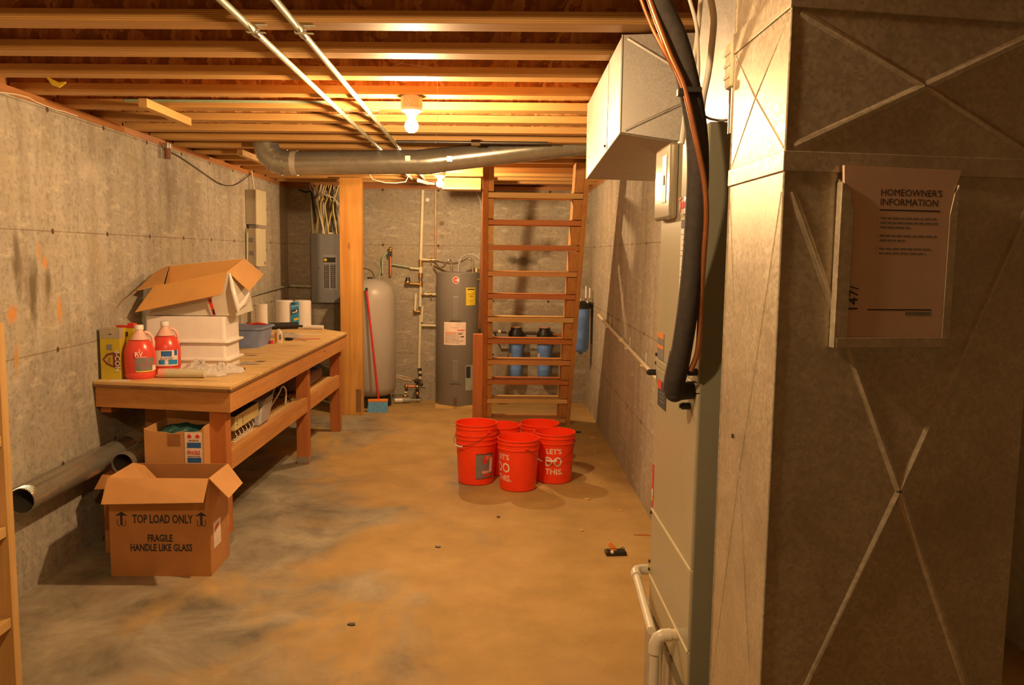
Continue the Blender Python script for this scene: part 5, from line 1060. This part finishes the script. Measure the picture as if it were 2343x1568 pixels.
# ================================================================== BUCKETS
BH = .37; r0, tp = .1295, .052
def bucket_mesh():
    rr = lambda z: r0+tp*z
    out = [(0,0),(r0-.008,0),(r0,.008),(rr(.292),.292),(rr(.292)+.006,.296),(rr(.30)+.0065,.301),(rr(.306)+.001,.306),(rr(.33)+.001,.330),(rr(.334)+.006,.334),(rr(.338)+.0065,.339),(rr(.343)+.001,.343),(rr(.360),.360),(rr(.362)+.006,.361),(rr(.366)+.0065,.368),(rr(.37)+.003,.371),(rr(.37)-.002,.370),(rr(.36)-.0018,.36),(rr(.02)-.0018,.02),(rr(.010)-.006,.012),(0,.012)]
    return MB().lathe(out, n=64)
def bucket(x, y, z, lab, handle=None):
    t = T('plastic_bucket', lab, 'bucket', (x, y, z), 0, 'red plastic buckets')
    P('pail', bucket_mesh(), MAT['red'], t, smooth=True)
    if handle:
        a0, drop = handle; rr = r0+tp*.318+.010; path = []
        for k in range(25):
            s = math.pi*k/24; ax = math.cos(s)*rr; q_ = math.sin(s)*(rr+.012)
            path.append(Vector((ax*math.cos(a0)+q_*math.sin(a0), ax*math.sin(a0)-q_*math.cos(a0), .318-math.sin(s)*drop)))
        hn = P('bail', MB().tube(path, .0018, 6), MAT['iron'], t, smooth=True); g0 = path[10:15]
        P('grip', MB().tube(g0, .0065, 10), MAT['ceram'], hn, smooth=True)
        for s in (1,-1): P('bail_ear', MB().cyl((s*math.cos(a0)*(rr-.012), s*math.sin(a0)*(rr-.012), .318),(s*math.cos(a0)*(rr+.002), s*math.sin(a0)*(rr+.002), .318),.010,n=10), MAT['red'], t, smooth=True)
    return t
S1 = bucket(-.113, 5.995, 0, 'lower red bucket of the left-hand stack, with a grey picture label')
S2 = bucket(-.113, 5.995, .075, 'upper red bucket nested in the left-hand stack, white handle grip on its left', (-.85, .105))
B2_ = bucket(.193, 5.836, 0, "front middle red bucket, its LET'S DO THIS. lettering turned to the left", (1.9, .13))
B3_ = bucket(.468, 6.045, 0, "right-hand red bucket with LET'S DO THIS. lettering and a white grip across it", (-.20, .135))
B4_ = bucket(.372, 6.358, 0, 'rear red bucket nearest the stairs, lettering not visible')
B5_ = bucket(.068, 6.268, 0, 'red bucket half hidden behind the stack and the front bucket')
for bb, a in ((B2_, math.radians(-52)), (B3_, math.radians(-6))):
    text('lettering', "LET'S", .052, MAT['inkw'], bb, None, None, cyl=(r0, tp, a, .246), bold=.0012, sx=1.0)
    text('lettering', "DO", .098, MAT['inkw'], bb, None, None, cyl=(r0, tp, a-.02, .168), bold=.0018, sx=.86)
    text('lettering', "THIS.", .060, MAT['inkw'], bb, None, None, cyl=(r0, tp, a+.03, .094), bold=.0012, sx=1.0)
def bwrap(z0, z1, a0, a1, off=.0016):
    mb = MB(); n = 10
    for i in range(n):
        b0, b1 = a0+(a1-a0)*i/n, a0+(a1-a0)*(i+1)/n
        f = lambda b, z: ((r0+tp*z+off)*math.sin(b), -(r0+tp*z+off)*math.cos(b), z)
        mb.quad(f(b0,z0), f(b1,z0), f(b1,z1), f(b0,z1))
    return mb
lb = P('picture_label', bwrap(.052,.235,.0,1.05), plain('label_slate', (.22,.20,.21), .45), S1)
P('label_border', bwrap(.231,.236,.0,1.05,.0022), MAT['ink'], lb); P('label_border', bwrap(.051,.055,.0,1.05,.0022), MAT['ink'], lb)
P('label_white', bwrap(.095,.205,.78,1.0,.0024), MAT['inkw'], lb); P('label_red', bwrap(.165,.215,.38,.62,.0024), MAT['inkr'], lb); P('label_red', bwrap(.19,.222,.55,.85,.0026), plain('print_coral', (.80,.20,.13), .5), lb); P('label_red', bwrap(.065,.085,.45,.95,.0024), MAT['inkr'], lb)
P('label_white', bwrap(.09,.11,.35,.75,.0024), plain('print_coral2', (.78,.38,.30), .5), lb)
# ================================================================== FLOOR LITTER
t = T('black_tray', 'small black tool with a yellow scrap on top, on the floor left of the furnace', 'tool', (.70, 4.50, 0), .08)
P('tray', MB().box(-.055,-.03,0,.06,.03,.024), MAT['blackp'], t, bevel=.004); P('yellow_scrap', MB().prism([(-.03,.0,.026),(.01,.0,.024),(.012,.02,.03),(-.02,.03,.062),(-.035,.02,.055)], (0,.006,0)), MAT['orange'], t)
P('knob', MB().ball((-.022,-.024,.022), .011, 12), MAT['ceram'], t, smooth=True); P('wire', MB().tube(smooth_path([Vector(p) for p in ((-.05,0,.02),(-.02,-.01,.038),(.02,0,.03),(.05,.01,.036),(.055,0,.02))]), .002, 6), MAT['iron'], t)
t = T('metal_washer', 'small shiny metal washer on the floor near the furnace', 'washer', (.762, 4.17, 0)); P('ring', MB().lathe([(.006,0),(.016,0),(.016,.012),(.006,.012)], n=20, close=True), MAT['chrome'], t, smooth=True)
tag(P('wood_sliver', MB().prism([(0,0,0),(.06,-.005,0),(.10,-.012,0),(.11,.0,0),(.05,.02,0)], (0,0,.004)), MAT['red_x'], loc=(.86,4.82,0)), 'flat brown wood sliver against the foot of the furnace', 'wood scrap')
rnd = random.Random(3)
spots = [(.62,7.2,'tan chip nearest the stair foot'),(.72,6.62,'bright tan chip right of the buckets'),(.90,6.55,'tan chip by the right wall, level with the buckets'),(.80,5.98,'pale chip by the right wall just past the buckets'),(.66,5.55,'pale chip in front of the right-hand bucket'),(.88,6.95,'tan chip in the right corner beside the stairs'),(-.30,4.6,'small dark chip in the middle of the floor'),(.05,5.15,'small dark chip in front of the buckets'),(0.93,7.50,'tan crumb deepest in the right-hand corner'),(0.85,5.30,'tan crumb along the right wall, nearest the furnace'),(0.78,6.25,'tan crumb beside the shadow of the right-hand bucket'),(-0.62,3.60,'small dark chip nearest the camera'),(0.55,4.90,'pale chip between the buckets and the black tool')]
for x, y, lab in spots:
    s = rnd.uniform(.012,.022); pts = [(s*math.cos(a)*rnd.uniform(.6,1.3), s*math.sin(a)*rnd.uniform(.5,1), 0) for a in (0,1.1,2.3,3.4,4.5,5.5)]
    tag(P('floor_chip', MB().prism(pts, (0,0,.006)), MAT['pine_x'] if 'dark' not in lab else MAT['iron'], loc=(x,y,0)), lab+' on the concrete floor', 'debris', 'chips on the floor')
